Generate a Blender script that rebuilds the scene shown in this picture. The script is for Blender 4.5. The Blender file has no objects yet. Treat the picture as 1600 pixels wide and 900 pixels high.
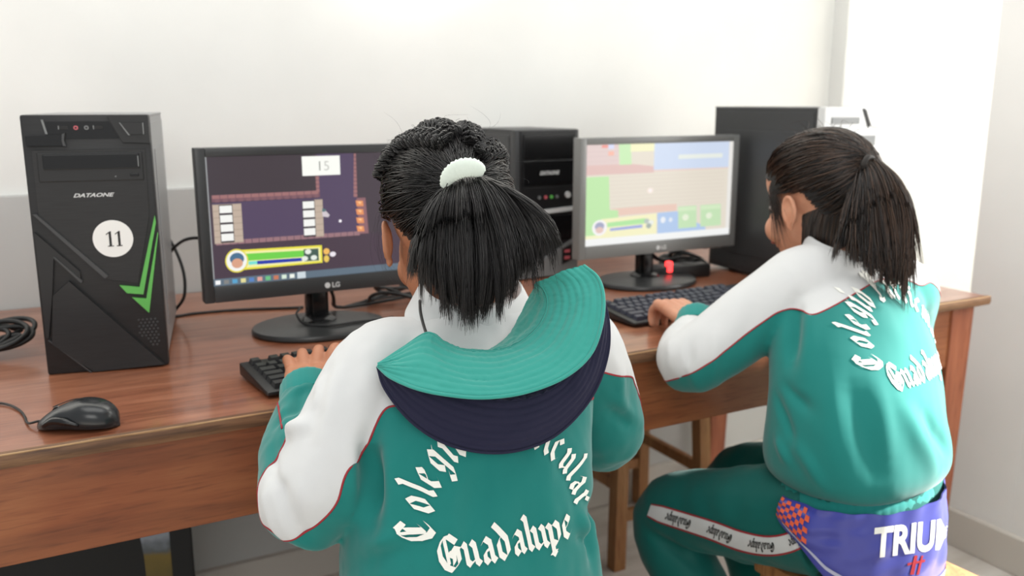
import bpy, bmesh, math, random
import numpy as np
from mathutils import Vector, Matrix, noise
from mathutils.bvhtree import BVHTree

random.seed(7)
rng = np.random.default_rng(11)
SC = bpy.context.scene
COL = SC.collection
R_ = math.radians

# ------------------------------------------------------------------ camera, world, light, exposure
F_PX = 1385.0
YAW, PITCH = R_(28.3), R_(11.8)
cam = bpy.data.cameras.new('camera')
cam.sensor_width = 36.0
cam.lens = 36.0 * F_PX / 1600.0
cam.clip_start = 0.05
cam.dof.use_dof = True
cam.dof.focus_distance = 1.0
cam.dof.aperture_fstop = 5.0
co = bpy.data.objects.new('camera', cam)
co.location = (0, 0, 1.1655)
co.rotation_euler = (R_(90) - PITCH, 0, -YAW)
COL.objects.link(co)
SC.camera = co

w = bpy.data.worlds.new('room_daylight')
w.use_nodes = True
w.node_tree.nodes['Background'].inputs[0].default_value = (0.95, 0.98, 1.0, 1)
w.node_tree.nodes['Background'].inputs[1].default_value = 0.56
SC.world = w


def light(name, kind, loc, target, energy, color=(1, 1, 1), **kw):
    d = bpy.data.lights.new(name, kind)
    d.energy = energy
    d.color = color
    for k, v in kw.items():
        setattr(d, k, v)
    o = bpy.data.objects.new(name, d)
    o.location = loc
    v = Vector(target) - Vector(loc)
    o.rotation_euler = v.to_track_quat('-Z', 'Y').to_euler()
    COL.objects.link(o)
    return o


# sunlight through the right-hand window, plus added soft fills behind, overhead and in the alcove
light('window_sun', 'SUN', (3.2, 0.3, 2.0), (2.4, 0.66, 1.52), 23.0, (1.0, 0.97, 0.92), angle=R_(7))
light('window_right', 'AREA', (2.07, 0.70, 1.2), (1.0, 0.8, 1.0), 8.0, (1.0, 0.99, 0.97), shape='RECTANGLE', size=0.95, size_y=0.62)
light('fill_behind', 'AREA', (-0.8, -2.6, 2.4), (0.7, 1.6, 1.2), 40.0, (1.0, 0.99, 0.96), shape='RECTANGLE', size=2.2, size_y=1.4)  # added soft fill from behind the camera
light('fill_overhead', 'AREA', (0.5, 0.7, 2.85), (0.5, 1.1, 0.0), 27.0, (1.0, 0.99, 0.96), shape='RECTANGLE', size=2.4, size_y=1.2)  # added overhead fill, evens the light between wall and girls
light('fill_alcove', 'AREA', (3.15, 1.72, 1.5), (2.0, 1.9, 1.2), 9.0, (1.0, 1.0, 0.98), shape='RECTANGLE', size=0.6, size_y=1.4)  # added fill, brightens the back wall towards the right

SC.view_settings.view_transform = 'Standard'
SC.view_settings.look = 'None'
SC.view_settings.exposure = 0.0
SC.view_settings.gamma = 1.0
SC.view_settings.use_curve_mapping = False


# ------------------------------------------------------------------ materials
def lin(c):
    c = np.array(c, float) / 255.0
    return tuple(np.where(c <= 0.04045, c / 12.92, ((c + 0.055) / 1.055) ** 2.4)) + (1.0,)


def newmat(name, col, rough=0.5, metal=0.0, spec=0.5, coat=0.0, sheen=0.0, sss=0.0):
    m = bpy.data.materials.new(name)
    m.use_nodes = True
    b = m.node_tree.nodes['Principled BSDF']
    b.inputs['Base Color'].default_value = lin(col)
    b.inputs['Roughness'].default_value = rough
    b.inputs['Metallic'].default_value = metal
    b.inputs['Specular IOR Level'].default_value = spec
    b.inputs['Coat Weight'].default_value = coat
    b.inputs['Coat Roughness'].default_value = 0.12
    b.inputs['Sheen Weight'].default_value = sheen
    if sss:
        b.inputs['Subsurface Weight'].default_value = sss
        b.inputs['Subsurface Radius'].default_value = (0.012, 0.005, 0.003)
    return m


def nn(m, kind, **kw):
    n = m.node_tree.nodes.new(kind)
    for k, v in kw.items():
        setattr(n, k, v)
    return n


def lk(m, a, b):
    m.node_tree.links.new(a, b)


def bsdf(m):
    return m.node_tree.nodes['Principled BSDF']


def add_noise(m, c1, c2, scale=8.0, detail=4.0, stretch=(1, 1, 1), bump=0.0, bscale=None, dist=0.002, lo=0.3, hi=0.7):
    """object-space noise between two colours and, if asked, fine relief"""
    tc = nn(m, 'ShaderNodeTexCoord')
    mp = nn(m, 'ShaderNodeMapping')
    mp.inputs['Scale'].default_value = stretch
    lk(m, tc.outputs['Object'], mp.inputs['Vector'])
    n = nn(m, 'ShaderNodeTexNoise')
    n.inputs['Scale'].default_value = scale
    n.inputs['Detail'].default_value = detail
    lk(m, mp.outputs[0], n.inputs['Vector'])
    r = nn(m, 'ShaderNodeValToRGB')
    r.color_ramp.elements[0].position = lo
    r.color_ramp.elements[1].position = hi
    r.color_ramp.elements[0].color = lin(c1)
    r.color_ramp.elements[1].color = lin(c2)
    lk(m, n.outputs['Fac'], r.inputs[0])
    lk(m, r.outputs[0], bsdf(m).inputs['Base Color'])
    if bump:
        n2 = nn(m, 'ShaderNodeTexNoise')
        n2.inputs['Scale'].default_value = bscale or scale * 4
        n2.inputs['Detail'].default_value = 3
        lk(m, mp.outputs[0], n2.inputs['Vector'])
        b = nn(m, 'ShaderNodeBump')
        b.inputs['Strength'].default_value = bump
        b.inputs['Distance'].default_value = dist
        lk(m, n2.outputs['Fac'], b.inputs['Height'])
        lk(m, b.outputs[0], bsdf(m).inputs['Normal'])
    return m


def wood_mat(name, dark, mid, light_c, rough=0.3, coat=0.3, axis='x', scale=1.0, wear=None):
    m = newmat(name, mid, rough, coat=coat)
    tc = nn(m, 'ShaderNodeTexCoord')
    mp = nn(m, 'ShaderNodeMapping')
    s = {'x': (1.2, 14, 14), 'y': (14, 1.2, 14), 'z': (14, 14, 1.2)}[axis]
    mp.inputs['Scale'].default_value = [v * scale for v in s]
    lk(m, tc.outputs['Object'], mp.inputs['Vector'])
    n = nn(m, 'ShaderNodeTexNoise')
    n.inputs['Scale'].default_value = 2.2
    n.inputs['Detail'].default_value = 7
    n.inputs['Roughness'].default_value = 0.62
    n.inputs['Distortion'].default_value = 0.6
    lk(m, mp.outputs[0], n.inputs['Vector'])
    r = nn(m, 'ShaderNodeValToRGB')
    e = r.color_ramp.elements
    e[0].position, e[0].color = 0.30, lin(dark)
    e[1].position, e[1].color = 0.72, lin(light_c)
    x = e.new(0.5)
    x.color = lin(mid)
    lk(m, n.outputs['Fac'], r.inputs[0])
    # broad blotches of redder varnish
    n2 = nn(m, 'ShaderNodeTexNoise')
    n2.inputs['Scale'].default_value = 5.0
    n2.inputs['Detail'].default_value = 3
    lk(m, tc.outputs['Object'], n2.inputs['Vector'])
    r2 = nn(m, 'ShaderNodeValToRGB')
    r2.color_ramp.elements[0].position, r2.color_ramp.elements[0].color = 0.42, (0, 0, 0, 1)
    r2.color_ramp.elements[1].position, r2.color_ramp.elements[1].color = 0.68, (1, 1, 1, 1)
    lk(m, n2.outputs['Fac'], r2.inputs[0])
    mx = nn(m, 'ShaderNodeMix', data_type='RGBA', blend_type='MULTIPLY')
    sc = nn(m, 'ShaderNodeMath', operation='MULTIPLY')
    sc.inputs[1].default_value = 0.55
    lk(m, r2.outputs[0], sc.inputs[0])
    lk(m, sc.outputs[0], mx.inputs['Factor'])
    lk(m, r.outputs[0], mx.inputs['A'])
    mx.inputs['B'].default_value = (0.72, 0.5, 0.42, 1)
    # fine dark pores
    n3 = nn(m, 'ShaderNodeTexNoise')
    n3.inputs['Scale'].default_value = 14.0
    n3.inputs['Detail'].default_value = 2
    lk(m, mp.outputs[0], n3.inputs['Vector'])
    r3 = nn(m, 'ShaderNodeValToRGB')
    r3.color_ramp.elements[0].position, r3.color_ramp.elements[0].color = 0.28, (0.62, 0.55, 0.5, 1)
    r3.color_ramp.elements[1].position, r3.color_ramp.elements[1].color = 0.46, (1, 1, 1, 1)
    lk(m, n3.outputs['Fac'], r3.inputs[0])
    m3 = nn(m, 'ShaderNodeMix', data_type='RGBA', blend_type='MULTIPLY')
    m3.inputs['Factor'].default_value = 0.8
    lk(m, mx.outputs['Result'], m3.inputs['A'])
    lk(m, r3.outputs[0], m3.inputs['B'])
    lk(m, m3.outputs['Result'], bsdf(m).inputs['Base Color'])
    b = nn(m, 'ShaderNodeBump')
    b.inputs['Strength'].default_value = 0.12
    b.inputs['Distance'].default_value = 0.001
    lk(m, n.outputs['Fac'], b.inputs['Height'])
    lk(m, b.outputs[0], bsdf(m).inputs['Normal'])
    rr = nn(m, 'ShaderNodeMapRange')
    rr.inputs['To Min'].default_value = rough * 0.75
    rr.inputs['To Max'].default_value = rough * 1.5
    lk(m, n2.outputs['Fac'], rr.inputs['Value'])
    lk(m, rr.outputs[0], bsdf(m).inputs['Roughness'])
    return m


def emit_mat(name, strength):
    """screen material: the picture's own colours from a colour attribute"""
    m = newmat(name, (8, 8, 9), 0.35, spec=0.4)
    a = nn(m, 'ShaderNodeAttribute', attribute_name='Col')
    lk(m, a.outputs['Color'], bsdf(m).inputs['Emission Color'])
    bsdf(m).inputs['Emission Strength'].default_value = strength
    return m


def cloth_mat(name, a_col, b_col=None, rough=0.85, weave=900.0, wstr=0.12, sheen=0.25):
    """fabric; where the attribute 'seam' is positive it shows a_col, elsewhere b_col"""
    m = newmat(name, a_col, rough, spec=0.2, sheen=sheen)
    bsdf(m).inputs['Sheen Roughness'].default_value = 0.5
    tc = nn(m, 'ShaderNodeTexCoord')
    n = nn(m, 'ShaderNodeTexNoise')
    n.inputs['Scale'].default_value = weave
    n.inputs['Detail'].default_value = 1
    lk(m, tc.outputs['Object'], n.inputs['Vector'])
    b = nn(m, 'ShaderNodeBump')
    b.inputs['Strength'].default_value = wstr
    b.inputs['Distance'].default_value = 0.0006
    lk(m, n.outputs['Fac'], b.inputs['Height'])
    lk(m, b.outputs[0], bsdf(m).inputs['Normal'])
    if b_col is not None:
        at = nn(m, 'ShaderNodeAttribute', attribute_name='seam')
        st = nn(m, 'ShaderNodeMath', operation='GREATER_THAN')
        st.inputs[1].default_value = 0.0
        lk(m, at.outputs['Fac'], st.inputs[0])
        mx = nn(m, 'ShaderNodeMix', data_type='RGBA')
        mx.inputs['A'].default_value = lin(b_col)
        mx.inputs['B'].default_value = lin(a_col)
        lk(m, st.outputs[0], mx.inputs['Factor'])
        lk(m, mx.outputs['Result'], bsdf(m).inputs['Base Color'])
    return m


TEAL, WHITE, RED = (24, 118, 112), (204, 205, 205), (150, 26, 38)
MAT = {}
MAT['wall'] = add_noise(newmat('white_wall_paint', (238, 238, 234), 0.6), (234, 234, 230), (242, 242, 238), 3, bump=0.05, bscale=60)
MAT['wall_low'] = add_noise(newmat('grey_wall_paint', (196, 196, 193), 0.5), (191, 191, 188), (200, 200, 197), 3, bump=0.05, bscale=60)
MAT['wall_side'] = add_noise(newmat('pale_grey_wall_paint', (236, 235, 232), 0.6), (233, 232, 229), (239, 238, 235), 3, bump=0.05, bscale=60)
MAT['base'] = newmat('skirting_paint', (205, 199, 190), 0.45)
MAT['floor'] = add_noise(newmat('pale_floor', (206, 200, 192), 0.35), (188, 180, 170), (222, 217, 210), 2.5, 5, (1, 6, 1))
MAT['desk'] = wood_mat('red_brown_varnished_wood', (118, 70, 48), (150, 95, 68), (172, 118, 90), 0.30, 0.5)
MAT['desk_front'] = wood_mat('red_brown_apron_wood', (120, 66, 34), (146, 84, 46), (162, 100, 60), 0.5, 0.1)
MAT['desk_leg'] = wood_mat('red_brown_leg_wood', (128, 66, 38), (158, 88, 54), (176, 106, 70), 0.45, 0.15, 'z')
MAT['desk_edge'] = wood_mat('worn_desk_edge', (74, 50, 34), (110, 78, 52), (150, 112, 78), 0.6, 0.0, 'x', 1.6)
MAT['desk_arris'] = wood_mat('bare_worn_arris', (140, 106, 70), (184, 150, 108), (214, 184, 142), 0.6, 0.0, 'x', 1.6)
MAT['stool'] = wood_mat('pale_stool_wood', (136, 92, 52), (160, 112, 66), (184, 138, 88), 0.5, 0.1, 'z')
MAT['black'] = newmat('black_plastic', (24, 24, 25), 0.42)
MAT['black_gloss'] = newmat('glossy_black_plastic', (18, 18, 19), 0.22)
MAT['black_rough'] = add_noise(newmat('brushed_black_plastic', (27, 27, 28), 0.5), (22, 22, 23), (33, 33, 34), 30, 3, (1, 1, 18))
MAT['dgrey'] = newmat('dark_grey_plastic', (62, 63, 64), 0.4)
MAT['case'] = newmat('grey_painted_steel', (132, 133, 134), 0.38, 0.2)
MAT['case_dark'] = newmat('dark_painted_steel', (58, 59, 60), 0.42, 0.1)
MAT['silver'] = newmat('silver_plastic', (206, 207, 206), 0.35)
MAT['grey'] = newmat('mid_grey_plastic', (118, 120, 120), 0.4)
MAT['green'] = newmat('green_plastic', (96, 182, 84), 0.45)
MAT['pink'] = newmat('pink_jack', (196, 96, 104), 0.4)
MAT['white'] = newmat('white_sticker', (240, 240, 236), 0.5)
MAT['ink'] = newmat('black_ink', (22, 22, 22), 0.6)
MAT['led'] = newmat('red_lamp', (255, 40, 40), 0.4)
bsdf(MAT['led']).inputs['Emission Color'].default_value = (1, 0.05, 0.05, 1)
bsdf(MAT['led']).inputs['Emission Strength'].default_value = 2.5
MAT['bezel'] = newmat('monitor_bezel', (52, 53, 54), 0.36)
MAT['bezel2'] = newmat('pale_monitor_bezel', (120, 121, 119), 0.3)
MAT['base_top'] = newmat('monitor_base', (48, 49, 49), 0.3)
MAT['key'] = newmat('key_caps', (36, 37, 39), 0.42)
MAT['key2'] = newmat('dark_blue_grey_key_caps', (46, 49, 62), 0.4)
MAT['mouse'] = newmat('mouse_shell', (34, 36, 38), 0.26)
MAT['cable'] = newmat('black_cable', (20, 20, 20), 0.5)
MAT['screen1'] = emit_mat('dark_game_screen', 1.05)
MAT['screen2'] = emit_mat('bright_game_screen', 0.95)
MAT['jacket'] = cloth_mat('teal_and_white_tracksuit', WHITE, TEAL)
MAT['teal'] = cloth_mat('teal_tracksuit', TEAL)
MAT['whitecloth'] = cloth_mat('white_tracksuit', WHITE)
MAT['rib'] = cloth_mat('teal_rib_knit', (30, 130, 124))
MAT['trousers'] = cloth_mat('dark_teal_trousers', (6, 88, 82), rough=0.6, sheen=0.1)
MAT['piping'] = newmat('red_piping', RED, 0.6)
MAT['print'] = newmat('white_print', (236, 236, 228), 0.7)
MAT['hat'] = cloth_mat('teal_hat_cotton', (58, 154, 142), weave=700, wstr=0.25)
MAT['hat_in'] = cloth_mat('navy_hat_cotton', (38, 38, 60), weave=700, wstr=0.25, sheen=0.05)
MAT['skin'] = add_noise(newmat('skin', (176, 118, 88), 0.5, spec=0.35, sss=0.15), (168, 110, 80), (184, 126, 96), 30, bump=0.05, bscale=300, dist=0.0005)
MAT['skin2'] = add_noise(newmat('fair_skin', (196, 140, 112), 0.5, spec=0.35, sss=0.15), (188, 130, 102), (204, 150, 122), 30, bump=0.05, bscale=300, dist=0.0005)
MAT['nail'] = newmat('nail', (214, 164, 142), 0.3)
MAT['eye'] = newmat('eye_white', (225, 222, 218), 0.2)
MAT['iris'] = newmat('dark_iris', (32, 20, 14), 0.15)
MAT['lip'] = newmat('lips', (164, 92, 82), 0.45)
MAT['satin'] = newmat('blue_satin', (50, 56, 146), 0.34, spec=0.6, sheen=0.2)
MAT['grey_trim'] = newmat('pale_grey_trim', (176, 178, 200), 0.5)
MAT['orange'] = newmat('orange_print', (214, 90, 52), 0.5)
MAT['elastic'] = cloth_mat('mint_white_elastic', (226, 238, 228))
MAT['darkelastic'] = newmat('dark_elastic', (40, 36, 34), 0.7)


def hair_mat(name, c1, c2):
    m = newmat(name, c1, 0.36, spec=0.55)
    a = nn(m, 'ShaderNodeAttribute', attribute_name='tone')
    mx = nn(m, 'ShaderNodeMix', data_type='RGBA')
    mx.inputs['A'].default_value = lin(c1)
    mx.inputs['B'].default_value = lin(c2)
    lk(m, a.outputs['Fac'], mx.inputs['Factor'])
    lk(m, mx.outputs['Result'], bsdf(m).inputs['Base Color'])
    return m


MAT['hair1'] = hair_mat('black_hair', (16, 15, 15), (40, 36, 35))
MAT['hair2'] = hair_mat('dark_brown_hair', (18, 15, 14), (84, 62, 48))
MAT['cap1'] = newmat('hair_underlayer', (14, 13, 13), 0.6)


# ------------------------------------------------------------------ mesh helpers
class MB:
    def __init__(self):
        self.v, self.f, self.m = [], [], []

    def add(self, v, f, mi=0):
        o = len(self.v)
        self.v += [tuple(map(float, p)) for p in v]
        self.f += [tuple(i + o for i in q) for q in f]
        self.m += [mi] * len(f)
        return self

    def box(self, lo, hi, bev=0.0, mi=0, rot=None, org=(0, 0, 0)):
        bm = bmesh.new()
        bmesh.ops.create_cube(bm, size=1.0)
        lo, hi = Vector(lo), Vector(hi)
        for q in bm.verts:
            q.co = Vector([(lo[i] + hi[i]) / 2 + q.co[i] * (hi[i] - lo[i]) for i in range(3)])
        if bev > 0:
            bmesh.ops.bevel(bm, geom=bm.edges[:], offset=bev, segments=2, profile=0.6, affect='EDGES', clamp_overlap=True)
        if rot is not None:
            bmesh.ops.rotate(bm, verts=bm.verts, cent=org, matrix=rot)
        self.bm(bm, mi)
        return self

    def bm(self, bm, mi=0):
        bm.verts.index_update()
        self.add([q.co for q in bm.verts], [[q.index for q in f.verts] for f in bm.faces], mi)
        bm.free()

    def prism(self, pts, y0, y1, mi=0):
        """polygon given in x,z extruded from y0 to y1"""
        n = len(pts)
        a = sum(pts[i][0] * pts[(i + 1) % n][1] - pts[(i + 1) % n][0] * pts[i][1] for i in range(n))
        if a < 0:
            pts = pts[::-1]
        v = [(p[0], y0, p[1]) for p in pts] + [(p[0], y1, p[1]) for p in pts]
        f = [tuple(range(n)), tuple(range(2 * n - 1, n - 1, -1))]
        f += [(i, i + n, (i + 1) % n + n, (i + 1) % n) for i in range(n)]
        return self.add(v, f, mi)

    def lathe(self, prof, c, seg=24, mi=0, axis='z'):
        """profile of (radius, height) about an axis through c"""
        v, f = [], []
        for r, h in prof:
            for k in range(seg):
                a = 2 * math.pi * k / seg
                if axis == 'z':
                    v.append((c[0] + r * math.cos(a), c[1] + r * math.sin(a), c[2] + h))
                else:
                    v.append((c[0] + r * math.cos(a), c[1] + h, c[2] + r * math.sin(a)))
        n = len(prof)
        for i in range(n - 1):
            for k in range(seg):
                q = (i * seg + k, i * seg + (k + 1) % seg, (i + 1) * seg + (k + 1) % seg, (i + 1) * seg + k)
                f.append(q if axis == 'z' else q[::-1])
        f.append(tuple(range(seg))[::-1] if axis == 'z' else tuple(range(seg)))
        f.append(tuple(range((n - 1) * seg, n * seg)) if axis == 'z' else tuple(range((n - 1) * seg, n * seg))[::-1])
        return self.add(v, f, mi)

    def tube(self, pts, r, seg=8, mi=0, smooth=0):
        pts = np.array(pts, float)
        if smooth:
            pts = catmull(pts, smooth)
        rr = np.full(len(pts), r) if np.isscalar(r) else np.interp(np.linspace(0, 1, len(pts)), np.linspace(0, 1, len(r)), r)
        v, f = sweep(pts, [circle(seg) * q for q in rr])
        return self.add(v, f, mi)


def circle(n):
    a = np.arange(n) * 2 * math.pi / n
    return np.stack([np.cos(a), np.sin(a)], 1)


def catmull(p, k):
    p = np.array(p, float)
    q = np.vstack([2 * p[0] - p[1], p, 2 * p[-1] - p[-2]])
    out = []
    for i in range(1, len(q) - 2):
        for t in np.arange(k) / k:
            out.append(0.5 * ((2 * q[i]) + (q[i + 1] - q[i - 1]) * t + (2 * q[i - 1] - 5 * q[i] + 4 * q[i + 1] - q[i + 2]) * t * t
                              + (-q[i - 1] + 3 * q[i] - 3 * q[i + 1] + q[i + 2]) * t ** 3))
    out.append(q[-2])
    return np.array(out)


def frames(pts, up=(0, 0, 1)):
    t = np.gradient(pts, axis=0)
    t /= np.linalg.norm(t, axis=1)[:, None] + 1e-12
    n = np.array(up, float) - t[0] * np.dot(up, t[0])
    if np.linalg.norm(n) < 1e-3:
        n = np.array([1.0, 0, 0]) - t[0] * t[0][0]
    n /= np.linalg.norm(n)
    N = [n]
    for i in range(1, len(pts)):
        n = n - t[i] * np.dot(n, t[i])
        n /= np.linalg.norm(n) + 1e-12
        N.append(n)
    N = np.array(N)
    return t, N, np.cross(t, N)


def sweep(pts, rings, up=(0, 0, 1), caps=True):
    t, N, B = frames(np.array(pts, float), up)
    s = len(rings[0])
    v, f = [], []
    for i, p in enumerate(pts):
        for a, b in rings[i]:
            v.append(p + N[i] * a + B[i] * b)
    for i in range(len(pts) - 1):
        for k in range(s):
            f.append((i * s + k, i * s + (k + 1) % s, (i + 1) * s + (k + 1) % s, (i + 1) * s + k))
    if caps:
        f.append(tuple(range(s))[::-1])
        f.append(tuple(range((len(pts) - 1) * s, len(pts) * s)))
    return v, f


def ellipsoid(c, r, rot=None, seg=24, rings=16):
    v, f = [], []
    M = np.eye(3) if rot is None else np.array(rot)
    c = np.array(c)
    for i in range(1, rings):
        th = math.pi * i / rings
        for k in range(seg):
            a = 2 * math.pi * k / seg
            v.append(c + M @ np.array([r[0] * math.sin(th) * math.cos(a), r[1] * math.sin(th) * math.sin(a), r[2] * math.cos(th)]))
    n = len(v)
    v.append(c + M @ np.array([0, 0, r[2]]))
    v.append(c + M @ np.array([0, 0, -r[2]]))
    for i in range(rings - 2):
        for k in range(seg):
            f.append((i * seg + k, (i + 1) * seg + k, (i + 1) * seg + (k + 1) % seg, i * seg + (k + 1) % seg))
    for k in range(seg):
        f.append((n, k, (k + 1) % seg))
        f.append((n + 1, (rings - 2) * seg + (k + 1) % seg, (rings - 2) * seg + k))
    return v, f


def capsule(pts, rad, seg=12, k=4):
    """tapered tube with rounded ends through pts"""
    pts = catmull(pts, k) if len(pts) > 2 else np.array([np.array(pts[0]) * (1 - t) + np.array(pts[1]) * t for t in np.linspace(0, 1, k + 1)])
    rr = np.interp(np.linspace(0, 1, len(pts)), np.linspace(0, 1, len(rad)), rad)
    d0 = (pts[0] - pts[1]) / np.linalg.norm(pts[0] - pts[1])
    d1 = (pts[-1] - pts[-2]) / np.linalg.norm(pts[-1] - pts[-2])
    P, Q = [], []
    for a in (85, 60, 30):
        P.append(pts[0] + d0 * rr[0] * math.sin(R_(a)))
        Q.append(rr[0] * math.cos(R_(a)))
    for p, q in zip(pts, rr):
        P.append(p)
        Q.append(q)
    for a in (30, 60, 85):
        P.append(pts[-1] + d1 * rr[-1] * math.sin(R_(a)))
        Q.append(rr[-1] * math.cos(R_(a)))
    return sweep(np.array(P), [circle(seg) * q for q in Q])


def build(name, mb, mats, parent=None, smooth=False, angle=None, sub=0, kind=None, label=None, attrs=None):
    me = bpy.data.meshes.new(name)
    v, f = (mb.v, mb.f) if isinstance(mb, MB) else mb[:2]
    me.from_pydata([tuple(p) for p in v], [], [tuple(q) for q in f])
    mats = mats if isinstance(mats, (list, tuple)) else [mats]
    for m in mats:
        me.materials.append(MAT[m] if isinstance(m, str) else m)
    if isinstance(mb, MB) and len(mats) > 1:
        me.polygons.foreach_set('material_index', mb.m)
    if attrs:
        for k, a in attrs.items():
            at = me.attributes.new(k, 'FLOAT', 'POINT')
            at.data.foreach_set('value', np.asarray(a, np.float32))
    me.validate()
    me.update()
    if smooth:
        me.polygons.foreach_set('use_smooth', [True] * len(me.polygons))
        if angle:
            me.set_sharp_from_angle(angle=R_(angle))
    o = bpy.data.objects.new(name, me)
    COL.objects.link(o)
    if parent is not None:
        o.parent = parent
    if sub:
        s = o.modifiers.new('subdivision', 'SUBSURF')
        s.levels = s.render_levels = sub
    if kind:
        o['kind'] = kind
    if label:
        o['label'] = label
    return o


def tag(o, label, cat, group=None):
    o['label'] = label
    o['category'] = cat
    if group:
        o['group'] = group
    return o


def thing(name, label, cat, loc=(0, 0, 0), rz=0.0, group=None):
    o = bpy.data.objects.new(name, None)
    o.empty_display_size = 0.05
    o.location = loc
    o.rotation_euler = (0, 0, rz)
    COL.objects.link(o)
    return tag(o, label, cat, group)


def text_mesh(s, size=1.0, shear=0.0, bold=0.0, maxlen=None):
    """outline of a string as (verts2d, faces)"""
    c = bpy.data.curves.new('t', 'FONT')
    c.body = s
    c.size = size
    c.shear = shear
    c.offset = bold
    c.fill_mode = 'FRONT'
    c.resolution_u = 4
    o = bpy.data.objects.new('t', c)
    COL.objects.link(o)
    dg = bpy.context.evaluated_depsgraph_get()
    dg.update()
    me = bpy.data.meshes.new_from_object(o.evaluated_get(dg))
    bpy.data.objects.remove(o)
    bpy.data.curves.remove(c)
    if maxlen:
        bm = bmesh.new()
        bm.from_mesh(me)
        bmesh.ops.triangulate(bm, faces=bm.faces[:])
        for _ in range(6):
            es = [e for e in bm.edges if e.calc_length() > maxlen]
            if not es:
                break
            bmesh.ops.subdivide_edges(bm, edges=es, cuts=1, use_grid_fill=False)
            bmesh.ops.triangulate(bm, faces=[f for f in bm.faces if len(f.verts) > 3])
        bm.to_mesh(me)
        bm.free()
    v = np.array([q.co[:2] for q in me.vertices]) if len(me.vertices) else np.zeros((0, 2))
    f = [tuple(p.vertices) for p in me.polygons]
    bpy.data.meshes.remove(me)
    return v, f


def struct(name, mb, mats, **kw):
    o = build(name, mb, mats, **kw)
    o['kind'] = 'structure'
    return o


# ------------------------------------------------------------------ the room
WY = 2.045                       # back wall plane
WZ = 0.985                       # top of the grey lower paint
struct('floor', MB().box((-2.5, -2.0, -0.05), (4.6, WY, 0.0)), 'floor')
wb = struct('wall_back', MB().box((-2.5, WY, 0), (2.235, WY + 0.15, 2.9)), 'wall')
struct('trim_1', MB().box((-2.5, WY - 0.012, 0.0), (2.235, WY, WZ), 0.004), 'wall_low')
struct('wall_pilaster', MB().box((2.235, WY - 0.055, 0), (4.6, WY + 0.15, 2.9), 0.004), 'wall')
struct('sun_block_wall', MB().box((3.20, 0.2, 0), (3.30, WY - .055, 2.9)), 'wall')  # unseen wall, added to keep the sun off the back wall
WR = MB()
WR.box((2.095, 1.225, 0), (2.30, 1.405, 2.9), 0.003)
WR.box((2.095, -1.6, 0), (2.30, 1.225, 0.85))
WR.box((2.095, -1.6, 1.54), (2.30, 1.225, 2.9))
WR.box((2.095, -1.6, 0.85), (2.30, 0.20, 1.54))  # unseen opening, sized to keep the sun on the right-hand girl
struct('wall_right', WR, 'wall_side')
win = MB()
for lo, hi in (((2.26, .20, .85), (2.29, 1.225, .87)), ((2.26, .20, 1.52), (2.29, 1.225, 1.54)), ((2.26, .20, .87), (2.29, .22, 1.52)), ((2.26, 1.205, .87), (2.29, 1.225, 1.52))):
    win.box(lo, hi, .003)
struct('window_1', win, 'white')
struct('baseboard_back', MB().box((-2.5, WY - 0.03, 0), (2.235, WY, 0.085), 0.004), 'base')
struct('baseboard_right', MB().box((2.078, -1.6, 0), (2.105, 1.42, 0.10), 0.004), 'base')

# ------------------------------------------------------------------ the desk
DZ, DF, DX0, DX1 = 0.755, 1.16, -0.62, 1.805
desk = thing('desk', 'long reddish brown varnished wooden desk along the white wall', 'desk', (0.6, 1.6, 0))


def W(parent, mb):
    """world-space builder -> parent's local space (parents here are only moved, not turned)"""
    l = parent.location
    mb.v = [(p[0] - l[0], p[1] - l[1], p[2] - l[2]) for p in mb.v]
    return mb


tb = MB()
tb.box((DX0, DF + 0.006, DZ - 0.018), (DX1, 2.025, DZ), 0.0025)
build('tabletop', W(desk, tb), 'desk', desk)
eb = MB()                                    # worn, slightly wavy front edge
xs = np.linspace(DX0, DX1, 90)
prof = [(0.010, -0.0195), (0.0015, -0.018), (-0.001, -0.010), (0.0, -0.002), (0.003, 0.0006), (0.011, 0.0008)]
ev, ef = [], []
for i, x in enumerate(xs):
    dy = 0.0016 * noise.noise((x * 9, 0, 3)) + 0.001 * noise.noise((x * 31, 5, 3))
    dz = 0.0008 * noise.noise((x * 14, 7, 1))
    for j, (a, b) in enumerate(prof):
        ev.append((x, DF + a + dy * (1 if 0 < j < 5 else 0), DZ + b + (dz if j == 1 else 0)))
for i in range(len(xs) - 1):
    for j in range(len(prof) - 1):
        a = i * len(prof) + j
        ef.append((a, a + len(prof), a + len(prof) + 1, a + 1))
ef.append(tuple(range(len(prof))))
ef.append(tuple(range((len(xs) - 1) * len(prof), len(xs) * len(prof)))[::-1])
eb.add(ev, [q[::-1] for q in ef])
build('edge_strip', W(desk, eb), 'desk_edge', desk, smooth=True, angle=50, label='worn dark front edge of the desk')
ar = MB()
ar.tube([(x, DF + .0022 + .0010 * noise.noise((x * 9, 0, 3)), DZ - .0006 + .0006 * noise.noise((x * 17, 2, 3))) for x in xs], [.0014 + .0012 * abs(noise.noise((x * 6, 1, 8))) for x in xs], 6)
build('worn_arris', W(desk, ar), 'desk_arris', desk, smooth=True, label='pale bare wood along the desk edge')
AZ = 0.60
build('apron', W(desk, MB().box((DX0 + 0.10, 1.187, AZ), (1.715, 1.207, DZ - 0.018), 0.002)), 'desk_front', desk)
build('apron', W(desk, MB().box((DX0 + 0.10, 1.965, AZ), (1.715, 1.985, DZ - 0.018), 0.002)), 'desk_front', desk)
build('apron', W(desk, MB().box((1.745, 1.25, AZ), (1.765, 1.93, DZ - 0.018), 0.002)), 'desk_leg', desk)
build('apron', W(desk, MB().box((DX0 + 0.04, 1.25, AZ), (DX0 + 0.06, 1.93, DZ - 0.018), 0.002)), 'desk_leg', desk)


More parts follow.
